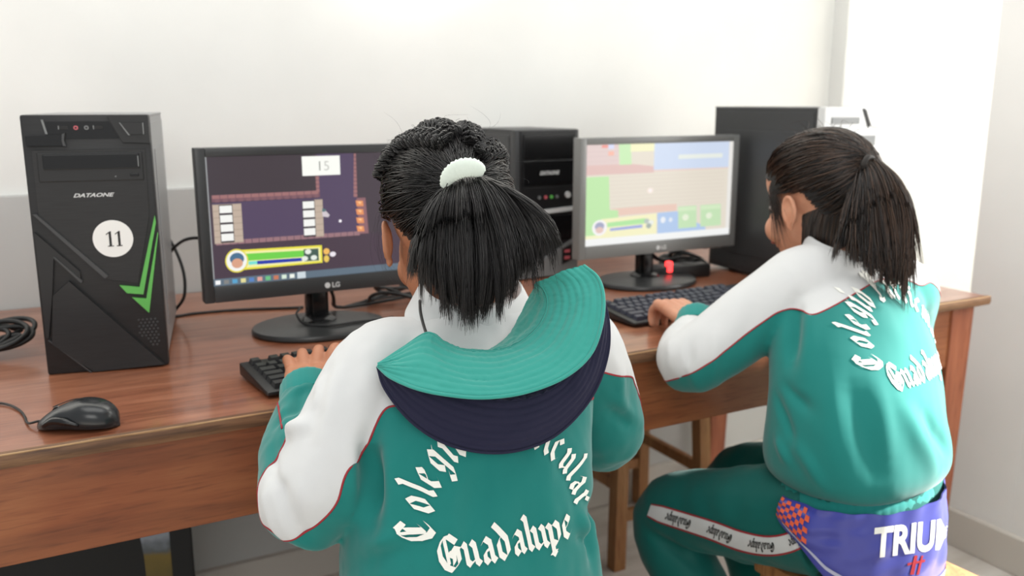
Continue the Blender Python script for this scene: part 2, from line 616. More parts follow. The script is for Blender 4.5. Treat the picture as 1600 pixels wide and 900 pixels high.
def desk_leg(x0, x1, y0, y1):
    m = MB()
    zt = DZ - 0.018
    cx, cy = (x0 + x1) / 2, (y0 + y1) / 2
    v = []
    for z, k in ((0.0, 0.72), (0.35, 0.9), (zt, 1.0)):
        ax, ay = (x1 - x0) / 2 * k, (y1 - y0) / 2 * k
        v += [(cx - ax, cy - ay, z), (cx + ax, cy - ay, z), (cx + ax, cy + ay, z), (cx - ax, cy + ay, z)]
    f = [(3, 2, 1, 0), (8, 9, 10, 11)]
    for i in (0, 4):
        f += [(i + k, i + (k + 1) % 4, i + 4 + (k + 1) % 4, i + 4 + k) for k in range(4)]
    m.add(v, f)
    o = build('leg', W(desk, m), 'desk_leg', desk)
    b = o.modifiers.new('bevel', 'BEVEL')
    b.width = 0.003
    b.segments = 2


for x0, x1 in ((1.712, 1.785), (DX0 + 0.03, DX0 + 0.10)):
    desk_leg(x0, x1, 1.182, 1.25)
    desk_leg(x0, x1, 1.925, 1.99)


# ------------------------------------------------------------------ flat pictures on screens
def hexcol(c):
    return lin(c)


class Pic:
    """flat picture made of small coloured pieces, lying in the x,z plane"""

    def __init__(self, y):
        self.v, self.f, self.c, self.y, self.n = [], [], [], y, 0
        self.haze = 0.0

    def poly(self, pts, col):
        self.n += 1
        y = self.y - 0.000012 * self.n
        a = sum(pts[i][0] * pts[(i + 1) % len(pts)][1] - pts[(i + 1) % len(pts)][0] * pts[i][1] for i in range(len(pts)))
        if a < 0:
            pts = pts[::-1]
        o = len(self.v)
        self.v += [(p[0], y, p[1]) for p in pts]
        self.f.append(tuple(range(o, o + len(pts))))
        self.c += [lin(np.array(col) * (1 - self.haze) + 255 * self.haze)] * len(pts)

    def rect(self, x0, z0, x1, z1, col):
        self.poly([(x0, z0), (x1, z0), (x1, z1), (x0, z1)], col)

    def disc(self, x, z, r, col, n=24, rz=None):
        rz = rz or r
        self.poly([(x + r * math.cos(2 * math.pi * k / n), z + rz * math.sin(2 * math.pi * k / n)) for k in range(n)], col)

    def text(self, s, x, z, size, col, shear=0.0, bold=0.0):
        v, f = text_mesh(s, size, shear, bold)
        self.n += 1
        y = self.y - 0.000012 * self.n
        o = len(self.v)
        self.v += [(x + p[0], y, z + p[1]) for p in v]
        self.f += [tuple(i + o for i in q) for q in f]
        self.c += [lin(col)] * len(v)

    def build(self, name, mat, parent, label=None):
        o = build(name, (self.v, self.f), mat, parent, label=label)
        me = o.data
        a = me.color_attributes.new('Col', 'FLOAT_COLOR', 'POINT')
        a.data.foreach_set('color', np.array(self.c, np.float32).ravel())
        return o


# ------------------------------------------------------------------ monitors
def monitor(label, loc, rz, bez, screen_fn, mat_screen, stand_dx=0.0):
    """local frame: x across, y away from the viewer, z up from the desk; front plane at y=0; x from 0 to MW"""
    t = thing('monitor', label, 'monitor', loc, rz)
    MW, Z0, Z1 = 0.445, 0.073, 0.337
    bx, bt, bb = 0.0165, 0.0150, 0.0290
    fr = MB()
    for lo, hi in (((0, 0, Z0), (bx, 0.03, Z1)), ((MW - bx, 0, Z0), (MW, 0.03, Z1)), ((bx, 0, Z1 - bt), (MW - bx, 0.03, Z1)), ((bx, 0, Z0), (MW - bx, 0.03, Z0 + bb))):
        fr.box(lo, hi, 0.0022)
    build('bezel', fr, bez, t, smooth=True, angle=40)
    bk = MB()
    bk.box((0.004, 0.014, Z0 + 0.004), (MW - 0.004, 0.034, Z1 - 0.004), 0.004)
    bk.box((0.05, 0.03, Z0 + 0.03), (MW - 0.05, 0.055, Z1 - 0.04), 0.012)
    build('back_cover', bk, 'black', t, smooth=True, angle=40)
    p = Pic(0.0045)
    screen_fn(p, bx, Z0 + bb, MW - bx, Z1 - bt)
    p.build('screen', mat_screen, t)
    # maker's mark on the lower bezel: a disc with two letters
    lg = MB()
    lz = Z0 + 0.0125
    lg.lathe([(0.0052, -0.0002), (0.0052, 0.0004)], (MW / 2 - 0.008, -0.0004, lz), 20, axis='y')
    v, f = text_mesh('LG', 0.0125, 0, 0.0004)
    lg.add([(MW / 2 + 0.0 + q[0], -0.0006, lz - 0.0042 + q[1]) for q in v], f)
    build('maker_mark', lg, 'silver', t)
    # stand
    cx = MW / 2 + stand_dx
    st = MB()
    st.box((cx - 0.021, 0.026, 0.012), (cx + 0.021, 0.044, Z0 + 0.07), 0.004)
    st.box((cx - 0.013, 0.016, 0.02), (cx + 0.013, 0.03, Z0 + 0.01), 0.004)
    st.lathe([(0.034, 0.011), (0.034, 0.018), (0.026, 0.024)], (cx, 0.032, 0.0), 28)
    build('stand_column', st, 'black_gloss', t, smooth=True, angle=40)
    ba = MB()
    seg, v, f = 56, [], []
    pr = [(0.94, 0.0), (1.0, 0.003), (1.0, 0.0085), (0.985, 0.011), (0.9, 0.0125), (0.25, 0.0165), (0.02, 0.017)]
    for r, h in pr:
        for k in range(seg):
            a = 2 * math.pi * k / seg
            v.append((cx + 0.122 * r * math.cos(a), 0.022 + 0.098 * r * math.sin(a), h))
    for i in range(len(pr) - 1):
        for k in range(seg):
            f.append((i * seg + k, i * seg + (k + 1) % seg, (i + 1) * seg + (k + 1) % seg, (i + 1) * seg + k))
    f += [tuple(range(seg))[::-1], tuple(range((len(pr) - 1) * seg, len(pr) * seg))]
    ba.add(v, f)
    build('base', ba, 'base_top', t, smooth=True, angle=45)
    fe = MB()
    for k in range(3):
        fe.box((MW - 0.09 + k * 0.02, 0.004, Z0 - 0.0025), (MW - 0.078 + k * 0.02, 0.012, Z0 + 0.001), 0.001)
    build('buttons', fe, bez, t)
    return t


M1 = (0.239, 1.55, DZ)


def screen_a(p, x0, z0, x1, z1):
    ox, oz = M1[0], M1[2]
    Q = lambda *pts: [(a - ox, b - oz) for a, b in pts]
    dk, fl = (66, 58, 64), (84, 70, 96)
    p.rect(x0, z0, x1, z1, (74, 60, 72))                                  # ground colour of the game
    p.poly(Q((.2555, 1.077), (.441, 1.077), (.441, 1.0), (.2555, 1.0)), dk)
    p.poly(Q((.518, 1.077), (.668, 1.077), (.668, .93), (.536, .93), (.518, 1.0)), (72, 62, 70))
    p.poly(Q((.262, 1.0), (.444, 1.0), (.444, 1.077), (.512, 1.077), (.516, .996), (.520, .930), (.262, .934)), fl)   # corridor floor
    br, brd = (158, 112, 112), (118, 84, 94)
    p.poly(Q((.262, 1.013), (.448, 1.013), (.448, 1.001), (.262, 1.001)), brd)
    for k in range(14):                                                   # wall bricks
        a = .263 + k * .0131
        p.poly(Q((a, 1.0125), (a + .0118, 1.0125), (a + .0118, 1.0065), (a, 1.0065)), br)
        p.poly(Q((a + .004, 1.0058), (a + .0118, 1.0058), (a + .0118, 1.0005), (a + .004, 1.0005)), (128, 92, 100))
    for k in range(9):
        b = 1.010 + k * .0072
        p.poly(Q((.4415, b), (.4475, b), (.4475, b + .0062), (.4415, b + .0062)), br)
    for k in range(11):
        b = .998 + k * .0072
        p.poly(Q((.510 + .0003 * k, b), (.517, b), (.517, b + .0062), (.510 + .0003 * k, b + .0062)), br)
    for k in range(21):
        a = .264 + k * .0122
        p.poly(Q((a, .935), (a + .0112, .935), (a + .0112, .9275), (a, .9275)), (152, 116, 122))
    for a, b in ((.262, .310), (.437, .452)):                             # pale stone door posts
        p.poly(Q((a, .997), (b, .997), (b, .930), (a, .930)), (176, 158, 142))
        for k in range(6):
            p.poly(Q((a + .0006, .9955 - k * .011), (b - .0006, .9955 - k * .011), (b - .0006, .9865 - k * .011), (a + .0006, .9865 - k * .011)), (190, 172, 156))
    for a in (.2735, .4160):
        p.poly(Q((a - .001, .996), (a + .0215, .996), (a + .0215, .931), (a - .001, .931)), (60, 52, 58))
        for k in range(4):
            b = .9945 - k * .0160
            p.poly(Q((a, b), (a + .0205, b), (a + .0205, b - .0125), (a, b - .0125)), (240, 240, 236))
    p.poly(Q((.450, .978), (.457, .976), (.464, .968), (.461, .964), (.451, .966)), (206, 196, 202))
    p.poly(Q((.451, .981), (.458, .978), (.455, .974), (.450, .975)), (92, 120, 124))
    p.disc(.483 - ox, .956 - oz, .0028, (246, 240, 246), 12)
    p.poly(Q((.515, .996), (.532, .996), (.536, .930), (.519, .930)), (140, 100, 106))
    for k in range(4):
        b = .9915 - k * .0155
        p.poly(Q((.513, b), (.527, b - .001), (.528, b - .011), (.515, b - .0105)), (226, 146, 96))
        p.poly(Q((.516, b - .002), (.524, b - .0026), (.522, b - .0075)), (248, 196, 140))
    p.poly(Q((.418, 1.0735), (.4865, 1.0735), (.4865, 1.0395), (.418, 1.0395)), (246, 247, 240))     # number plate
    p.text('1', .4435 - ox, 1.048 - oz, .024, (150, 150, 146))
    p.text('5', .4560 - ox, 1.048 - oz, .024, (196, 196, 190))
    # status bar
    p.poly(Q((.300, .9170), (.447, .9145), (.447, .8825), (.300, .8815)), (232, 222, 72))
    p.poly(Q((.306, .9135), (.4435, .911), (.4435, .886), (.306, .885)), (240, 236, 168))
    p.poly(Q((.312, .9095), (.414, .9075), (.414, .8960), (.312, .8970)), (112, 206, 78))
    p.poly(Q((.316, .8955), (.331, .8955), (.331, .8895), (.316, .8895)), (120, 220, 210))
    p.poly(Q((.331, .8955), (.4100, .8945), (.4100, .8885), (.331, .8890)), (44, 62, 168))
    p.poly(Q((.4135, .9095), (.4405, .909), (.4405, .8870), (.4135, .8875)), (70, 92, 84))
    for x, z in ((.4215, .9045), (.4150, .8925), (.4315, .8930)):
        p.disc(x - ox, z - oz, .0058, (226, 232, 224), 14, .0046)
    p.disc(.2965 - ox, .8985 - oz, .0195, (226, 214, 80), 28, .0208)
    p.disc(.2965 - ox, .8985 - oz, .0172, (240, 240, 236), 28, .0182)
    p.disc(.2970 - ox, .9020 - oz, .0120, (74, 112, 142), 20, .0105)
    p.disc(.2970 - ox, .8940 - oz, .0095, (214, 160, 132), 20, .0085)
    p.disc(.4550 - ox, .9025 - oz, .0058, (236, 184, 96), 16)
    p.disc(.4545 - ox, .8890 - oz, .0050, (228, 196, 92), 16, .0064)
    p.disc(.4665 - ox, .8965 - oz, .0058, (232, 226, 232), 16, .0046)
    # task bar
    p.rect(x0, z0, x1, z0 + .0125, (96, 112, 126))
    cols = [(240, 240, 240), (130, 130, 128), (90, 160, 200), (222, 214, 150), (90, 130, 190), (220, 160, 150), (110, 190, 130), (196, 120, 90), (214, 230, 214), (236, 240, 232)]
    for k, c in enumerate(cols):
        p.rect(x0 + .003 + k * .0142, z0 + .0025, x0 + .0115 + k * .0142, z0 + .0098, c)
    p.rect(x0 + .1445, z0 + .0005, x0 + .1595, z0 + .0122, (204, 214, 220))
    p.poly([(x0, z0 + .0125), (x0 + .0022, z0 + .0125), (x0 + .0022, z1), (x0, z1)], (150, 152, 154))


M2 = (1.033, 1.61, DZ)


def screen_b(p, x0, z0, x1, z1):
    p.haze = 0.38  # reflected room light, mixed into the picture's colours as white
    ox, oz = M2[0], M2[2]
    Q = lambda *pts: [(a - ox, b - oz) for a, b in pts]
    p.rect(x0, z0, x1, z1, (222, 208, 184))
    for k in range(9):
        b = 1.006 - k * .0085
        p.poly(Q((1.112, b), (1.44, b), (1.44, b - .0012), (1.112, b - .0012)), (212, 194, 172))
    p.poly(Q((1.0495, 1.077), (1.135, 1.077), (1.135, 1.033), (1.0495, 1.033)), (216, 182, 176))
    for k in range(4):
        b = 1.072 - k * .010
        p.poly(Q((1.0495, b), (1.135, b), (1.135, b - .001), (1.0495, b - .001)), (204, 168, 164))
    p.poly(Q((1.0495, 1.033), (1.172, 1.033), (1.232, 1.026), (1.232, 1.012), (1.0495, 1.012)), (214, 160, 150))
    p.poly(Q((1.232, 1.022), (1.461, 1.022), (1.461, 1.014), (1.232, 1.014)), (226, 188, 174))
    p.poly(Q((1.090, 1.076), (1.106, 1.076), (1.106, 1.070), (1.090, 1.070)), (236, 96, 80))
    p.poly(Q((1.107, 1.077), (1.122, 1.077), (1.122, 1.067), (1.107, 1.067)), (200, 204, 244))
    p.poly(Q((1.107, 1.062), (1.122, 1.062), (1.122, 1.053), (1.107, 1.053)), (246, 150, 120))
    p.poly(Q((1.134, 1.077), (1.166, 1.077), (1.170, 1.032), (1.138, 1.032)), (176, 232, 146))
    p.poly(Q((1.166, 1.077), (1.231, 1.077), (1.231, 1.060), (1.166, 1.060)), (246, 242, 170))
    p.poly(Q((1.231, 1.077), (1.4605, 1.077), (1.4605, 1.017), (1.231, 1.018)), (186, 206, 240))
    p.poly(Q((1.300, 1.050), (1.430, 1.050), (1.430, 1.040), (1.300, 1.040)), (226, 234, 222))
    p.poly(Q((1.0495, 1.008), (1.110, 1.008), (1.114, .934), (1.137, .932), (1.140, .880), (1.0495, .878)), (160, 226, 128))
    p.poly(Q((1.116, .936), (1.240, .938), (1.300, .938), (1.300, .922), (1.137, .920), (1.137, .932)), (228, 176, 152))
    p.poly(Q((1.0495, .880), (1.245, .880), (1.245, .862), (1.0495, .862)), (246, 244, 176))
    p.poly(Q((1.092, .915), (1.243, .919), (1.245, .868), (1.092, .868)), (246, 240, 170))
    p.poly(Q((1.108, .906), (1.212, .910), (1.212, .898), (1.108, .896)), (140, 224, 116))
    p.poly(Q((1.116, .893), (1.204, .896), (1.204, .889), (1.116, .887)), (110, 130, 214))
    p.disc(1.088 - ox, .896 - oz, .0195, (248, 244, 244), 24, .0175)
    p.disc(1.088 - ox, .899 - oz, .0125, (120, 124, 168), 20, .0095)
    p.disc(1.088 - ox, .891 - oz, .0105, (220, 170, 156), 20, .0070)
    for x, z, c in ((1.216, .903, (150, 170, 160)), (1.228, .899, (230, 236, 226)), (1.222, .892, (120, 140, 130)), (1.249, .901, (248, 228, 180))):
        p.disc(x - ox, z - oz, .0075, c, 14, .006)
    p.poly(Q((1.245, .920), (1.300, .921), (1.388, .878), (1.388, .862), (1.247, .862)), (140, 178, 232))
    p.disc(1.262 - ox, .903 - oz, .008, (230, 236, 246), 6)
    p.disc(1.284 - ox, .902 - oz, .006, (214, 226, 244), 6)
    for a, b in ((1.304, 1.358), (1.370, 1.432)):
        p.poly(Q((a, .931), (b, .931), (b + .003, .880), (a + .003, .880)), (172, 220, 150))
        p.poly(Q((a + .002, .929), (b - .002, .929), (b, .920), (a + .002, .920)), (196, 232, 170))
        p.disc((a + b) / 2 - .004 - ox, .905 - oz, .010, (226, 240, 200), 7, .008)
    p.disc(1.223 - ox, .972 - oz, .0095, (246, 222, 204), 8, .007)
    p.disc(1.223 - ox, .972 - oz, .0045, (252, 240, 236), 8)
    p.rect(x0, z0, x1, z0 + .0155, (244, 246, 244))
    p.rect(x1 - .012, z0 + .0155, x1, z1, (232, 228, 220))


monitor('dark framed monitor showing a dark purple maze game', M1, 0.0, 'bezel', screen_a, 'screen1', -0.02)
monitor('pale framed monitor with a bright washed out game screen', M2, 0.0, 'bezel2', screen_b, 'screen2', -0.02)


# ------------------------------------------------------------------ computer towers
def case_shell(t, w, d, h, side, top):
    s = MB()
    s.box((0.002, 0.018, 0.008), (w - 0.002, d, h - 0.002), 0.003)
    build('case_body', s, side, t)
    for sx in (0.0005, w - 0.0025):
        m = MB()
        m.box((sx, 0.03, 0.02), (sx + 0.002, d - 0.012, h - 0.012), 0.0008)
        x = sx - 0.0012 if sx < 0.01 else sx + 0.0012
        m.box((x, 0.07, 0.05), (x + 0.002, d - 0.05, h - 0.055), 0.0008)
        build('side_panel', m, side, t)
    m = MB()
    m.box((0.001, 0.016, h - 0.0035), (w - 0.001, d, h), 0.0012)
    build('top_panel', m, top, t)
    for fx in (0.02, w - 0.045):
        for fy in (0.04, d - 0.06):
            build('foot', MB().lathe([(0.012, 0.0), (0.013, 0.004), (0.013, 0.009)], (fx + 0.012, fy, 0.0), 14), 'black', t)


def slash_front(t, w, h, decorated=True):
    """black front with slanting mouldings, bays, ports and a green tick"""
    P = 'prism'
    m = MB()
    m.box((0.0, 0.0, 0.0), (w, 0.022, h), 0.004)
    build('front_panel', m, 'black_rough', t, smooth=True, angle=40)
    # raised shelf above the diagonal and lower wedge below it
    m = MB()
    m.prism([(0.012, .342), (.166, .342), (.164, .241), (.140, .137), (.098, .145), (.012, .238)], -0.003, 0.004)
    build('upper_moulding', m, 'black_rough', t)
    m = MB()
    m.prism([(.0045, .249), (.0095, .249), (.099, .151), (.094, .147)], -0.006, 0.004)
    build('ridge', m, 'dgrey', t)
    m = MB()
    m.prism([(.0256, .184), (.0285, .184), (.0625, .145), (.0600, .142)], -0.006, 0.004)
    build('ridge', m, 'dgrey', t)
    m = MB()
    m.prism([(.0066, .056), (.0090, .056), (.0640, .0005), (.0605, .0005)], -0.006, 0.004)
    build('ridge', m, 'dgrey', t)
    m = MB()
    m.prism([(.004, .222), (.060, .160), (.060, .142), (.026, .181), (.018, .12), (.008, .06), (.004, .06)], -0.0045, 0.004)
    build('lower_moulding', m, 'black', t)
    m = MB()
    m.prism([(.012, .050), (.020, .125), (.044, .146), (.168, .004), (.066, .0015)], -0.0075, 0.004)
    build('lower_moulding', m, 'black_rough', t)
    m = MB()
    for i in range(9):
        for k in range(5):
            x, z = .136 + k * .006 + (i % 2) * .003, .036 + i * .0052
            if x + z * .9 > .185 and x < .166 and z < .083:
                m.lathe([(0.0018, -0.0012), (0.0018, 0.001)], (x, 0, z), 6, axis='y')
    build('vent', m, 'dgrey', t)
    # green tick: two nested chevrons
    m = MB()
    m.prism([(.172, .241), (.1416, .1302), (.1138, .1347), (.1229, .1221), (.1463, .1186), (.1728, .2297)][::1], -0.0050, 0.003)
    build('green_tick', m, 'green', t)
    m = MB()
    m.prism([(.1742, .2153), (.1499, .1114), (.1298, .1147), (.1523, .0887), (.1746, .2117)], -0.0050, 0.003)
    build('green_tick', m, 'green', t)
    # top: power plate, button, ports
    m = MB()
    m.prism([(.117, .3925), (.1363, .3526), (w - .001, .3511), (w - .001, .3922)], -0.005, 0.004)
    build('power_plate', m, 'black', t)
    m = MB()
    m.prism([(.1347, .3815), (.1461, .3641), (.1660, .3645), (.1660, .3815)], -0.008, 0.0)
    b = build('power_button', m, 'black', t)
    m = MB()
    m.prism([(.1335, .3815), (.1350, .3815), (.1472, .3630), (.1450, .3630)], -0.0085, 0.0)
    m.prism([(.1655, .3815), (.1670, .3815), (.1670, .3640), (.1655, .3640)], -0.0085, 0.0)
    build('button_rim', m, 'grey', b)
    m = MB()
    m.prism([(.0335, .3835), (.119, .3835), (.131, .3585), (.060, .3585), (.060, .3655), (.0365, .3655)], -0.0015, 0.004)
    build('port_strip', m, 'black_gloss', t)
    m = MB()
    m.prism([(.0285, .3865), (.0312, .3865), (.0357, .3655), (.0325, .3655)], -0.004, 0.003)
    build('ridge', m, 'grey', t)
    for x, c in ((.0737, 'pink'), (.0880, 'grey')):
        j = MB().lathe([(0.0032, -0.0035), (0.0032, 0.0), (0.003, 0.001)], (x, 0, .3745), 18, axis='y')
        jo = build('audio_jack', j, c, t)
        build('jack_hole', MB().lathe([(0.0015, -0.0039), (0.0015, 0.0)], (x, 0, .3745), 12, axis='y'), 'ink', jo)
    for x0, x1 in ((.0515, .063), (.0985, .1105)):
        m = MB().box((x0, -0.0025, .3725), (x1, 0.002, .3772), 0.0004)
        so = build('usb_socket', m, 'ink', t)
        build('socket_tongue', MB().box((x0 - .0016, -0.0030, .3722), (x0 - .0002, 0.001, .3776)), 'grey', so)
    m = MB()
    m.prism([(.006, .3625), (.052, .3635), (.0585, .3665), (.0565, .3565), (.0585, .3480), (.052, .3490), (.006, .3490)], -0.007, 0.004)
    mo = build('card_slot', m, 'black_gloss', t)
    m = MB()
    m.prism([(.0548, .3655), (.0588, .3670), (.0568, .3565), (.0588, .3478), (.0548, .3490), (.0540, .3565)], -0.0078, 0.0)
    build('slot_rim', m, 'dgrey', mo)
    # optical drive
    m = MB().box((.0177, -0.0045, .2956), (.1616, 0.004, .3384), 0.0015)
    d = build('optical_drive', m, 'black', t)
    build('drive_tray', MB().box((.0252, -0.0065, .3135), (.1571, 0.0, .3362), 0.0015), 'black_gloss', d)
    build('eject_button', MB().box((.142, -0.0062, .3015), (.1545, 0.0, .3065), 0.001), 'black_gloss', d)
    build('drive_lamp', MB().lathe([(0.0012, -0.0055), (0.0012, 0.0)], (.122, 0, .302), 10, axis='y'), 'grey', d)
    build('drive_rim', MB().box((.1545, -0.0072, .3165), (.1560, 0.0, .3325), 0.0003), 'grey', d)
    if decorated:
        v, f = text_mesh('DATAONE', 0.0092, 0.35, 0.0003)
        k = 0.0567 / (v[:, 0].max() - v[:, 0].min())
        m = MB().add([(.0613 + (q[0] - v[:, 0].min()) * k, -0.0034, .2722 + q[1] * 0.86) for q in v], f)
        build('maker_name', m, 'silver', t)
        m = MB().lathe([(0.0284, -0.0036), (0.0284, -0.0030)], (.1103, 0, .2077), 40, axis='y')
        st = build('number_sticker', m, 'white', t, label='round white sticker with the number 11')
        # serif figures
        g = MB()
        for x in (.1005, .1130):
            y = -0.0039
            for pts in ([(.0042, 0), (.0076, 0), (.0076, .0235), (.0042, .0205)], [(.0018, 0), (.0100, 0), (.0100, .0014), (.0018, .0014)], [(.0005, .0178), (.0042, .0205), (.0076, .0235), (.0060, .0235), (.0005, .0196)]):
                g.add([(x + a, y, .1958 + b) for a, b in pts], [tuple(range(len(pts)))])
        build('number', g, 'ink', st)


T1 = thing('computer_tower', 'black computer tower with green tick and round number 11 sticker', 'computer', (-.009, 1.490, DZ), R_(-10.2))
case_shell(T1, .175, .34, .3935, 'case', 'case')
slash_front(T1, .175, .3935)


def silver_front(t, w, h):
    build('front_panel', MB().box((0, 0, 0), (w, .022, h), .005), 'silver', t, smooth=True, angle=40)
    build('groove', MB().prism([(.112, h - .004), (.120, h - .004), (.140, h - .040), (.134, h - .046)], -.0012, .004), 'ink', t)
    build('power_plate', MB().prism([(.122, h - .006), (w - .006, h - .006), (w - .006, h - .046), (.142, h - .042)], -.003, .004), 'silver', t)
    d = build('optical_drive', MB().box((.02, -.003, h - .100), (w - .02, .004, h - .058), .0015), 'silver', t)
    build('drive_tray', MB().box((.026, -.005, h - .084), (w - .026, .0, h - .062), .0015), 'grey', d)
    build('lower_moulding', MB().prism([(.010, .24), (w - .010, .24), (w - .010, .10), (w / 2, .05), (.010, .10)], -.004, .004), 'black', t)
    build('port_strip', MB().box((.02, -.002, h - .036), (.105, .003, h - .022), .001), 'grey', t)


T3 = thing('computer_tower', 'dark computer tower turned sideways in the corner behind the right-hand girl', 'computer', (1.4975, 1.376, DZ), R_(0))
case_shell(T3, .182, .35, .402, 'case_dark', 'case')
silver_front(T3, .182, .402)

# tower between the monitors: two bays, silver lower half
T2 = thing('computer_tower', 'black and silver computer tower standing between the two monitors', 'computer', (.978, 1.80, DZ), R_(3))
w2, h2 = .178, .350
case_shell(T2, w2, .225, h2, 'dgrey', 'case_dark')
build('front_panel', MB().box((0, 0, 0), (w2, .022, h2), .005), 'case_dark', T2, smooth=True, angle=40)
m = MB().prism([(.012, .162), (.166, .162), (.166, .347), (.012, .347)], -.004, .002)
build('upper_moulding', m, 'black', T2)
for z0, z1 in ((.283, .340), (.222, .279)):
    b = build('drive_bay_cover', MB().box((.018, -.0065, z0), (.160, .0, z1), .0015), 'black_gloss', T2)
v, f = text_mesh('DATAONE', .013, .3, .0006)
k = .055 / (v[:, 0].max() - v[:, 0].min())
build('maker_name', MB().add([(.063 + (q[0] - v[:, 0].min()) * k, -.0072, .246 + q[1] * .9) for q in v], f), 'silver', T2)
build('port_strip', MB().box((.018, -.0055, .172), (.160, .0, .217), .001), 'black', T2)
for x, c in ((.062, 'grey'), (.080, 'pink'), (.096, 'green'), (.112, 'grey')):
    build('audio_jack', MB().lathe([(.0042, -.0075), (.0042, 0)], (x, 0, .193), 14, axis='y'), c, T2)
build('power_button', MB().lathe([(.0075, -.0085), (.0080, -.006), (.0080, 0)], (.143, 0, .196), 18, axis='y'), 'silver', T2)
build('silver_bar', MB().prism([(.03, .152), (.165, .158), (.165, .168), (.03, .162)], -.009, .0), 'silver', T2)
build('lower_bay', MB().box((.045, -.006, .088), (.158, .0, .148), .003), 'black_gloss', T2)
build('lower_moulding', MB().prism([(.004, .004), (.174, .004), (.174, .150), (.165, .150), (.160, .088), (.09, .052), (.04, .040), (.004, .036)], -.0065, .002), 'grey', T2)
pb = build('usb_plate', MB().prism([(.128, .028), (.160, .040), (.160, .078), (.128, .066)], -.008, .0), 'black', T2)
for z in (.066, .050):
    build('usb_socket', MB().box((.134, -.0088, z - .010), (.150, -.002, z - .002), .0005), 'pink', pb)


# ------------------------------------------------------------------ keyboards, mice
def keyboard(label, loc, rz, keymat):
    t = thing('keyboard', label, 'keyboard', loc, rz)
    Wd, Dp = .442, .128
    m = MB()
    v = [(0, 0, .004), (Wd, 0, .004), (Wd, Dp, .004), (0, Dp, .004), (0, 0, .011), (Wd, 0, .011), (Wd, Dp, .024), (0, Dp, .024)]
    bm = bmesh.new()
    bv = [bm.verts.new(p) for p in v]
    for q in ((3, 2, 1, 0), (4, 5, 6, 7), (0, 1, 5, 4), (1, 2, 6, 5), (2, 3, 7, 6), (3, 0, 4, 7)):
        bm.faces.new([bv[i] for i in q])
    bmesh.ops.bevel(bm, geom=bm.edges[:], offset=.004, segments=2, profile=.6, affect='EDGES')
    m.bm(bm)
    build('case', m, 'black', t, smooth=True, angle=50)
    build('foot', MB().box((.03, .10, 0), (.06, .115, .007), .001), 'black', t)
    build('foot', MB().box((Wd - .06, .10, 0), (Wd - .03, .115, .007), .001), 'black', t)
    meshes = {}

    def keymesh(wk):
        if wk not in meshes:
            h, b, tz = .0075, .0008, .0022
            a, c = wk / 2 - b, .0085 - b
            v = [(-a, -c, 0), (a, -c, 0), (a, c, 0), (-a, c, 0), (-a + tz, -c + tz, h), (a - tz, -c + tz, h), (a - tz, c - tz * .6, h), (-a + tz, c - tz * .6, h)]
            me = bpy.data.meshes.new('key')
            me.from_pydata(v, [], [(3, 2, 1, 0), (4, 5, 6, 7), (0, 1, 5, 4), (1, 2, 6, 5), (2, 3, 7, 6), (3, 0, 4, 7)])
            me.materials.append(MAT[keymat])
            meshes[wk] = me
        return meshes[wk]
    u = .0182
    slope = math.atan2(.013, Dp)
    rows = [[1.25, 1.25, 1.25, 5.75, 1.25, 1.25, 1.25, 1.75], [2.25] + [1] * 10 + [2.75], [1.75] + [1] * 11 + [2.25], [1.5] + [1] * 12 + [1.5], [1] * 13 + [2], [1, -.6] + [1] * 4 + [-.4] + [1] * 4 + [-.4] + [1] * 4]
    for ri, row in enumerate(rows):
        y = .0165 + ri * .0185 + (.004 if ri == 5 else 0)
        x = .012
        ks = list(row)
        if ri in (0,):
            tail = [-.25, 1, 1, 1, -.25, 2, 1]
        elif ri == 1:
            tail = [-1.25, 1, -1.25, 1, 1, 1]
        elif ri == 2:
            tail = [-3.5, 1, 1, 1]
        elif ri == 5:
            tail = [-.4, 1, 1, 1]
        else:
            tail = [-.25, 1, 1, 1, -.25, 1, 1, 1, 1]
        for kx in ks + tail:
            if kx < 0:
                x += -kx * u
                continue
            wk = round(kx * u, 4)
            if x + wk > Wd - .006:
                break
            o = bpy.data.objects.new('key', keymesh(wk))
            o.location = (x + wk / 2, y, .0105 + y * .1015)
            o.rotation_euler = (slope, 0, 0)
            o.parent = t
            COL.objects.link(o)
            x += wk
    return t


keyboard('black keyboard under the hand of the girl with the bucket hat', (.262, 1.212, DZ), R_(6), 'key')
keyboard('black keyboard under the hand of the right-hand girl', (.955, 1.295, DZ), R_(3), 'key2')


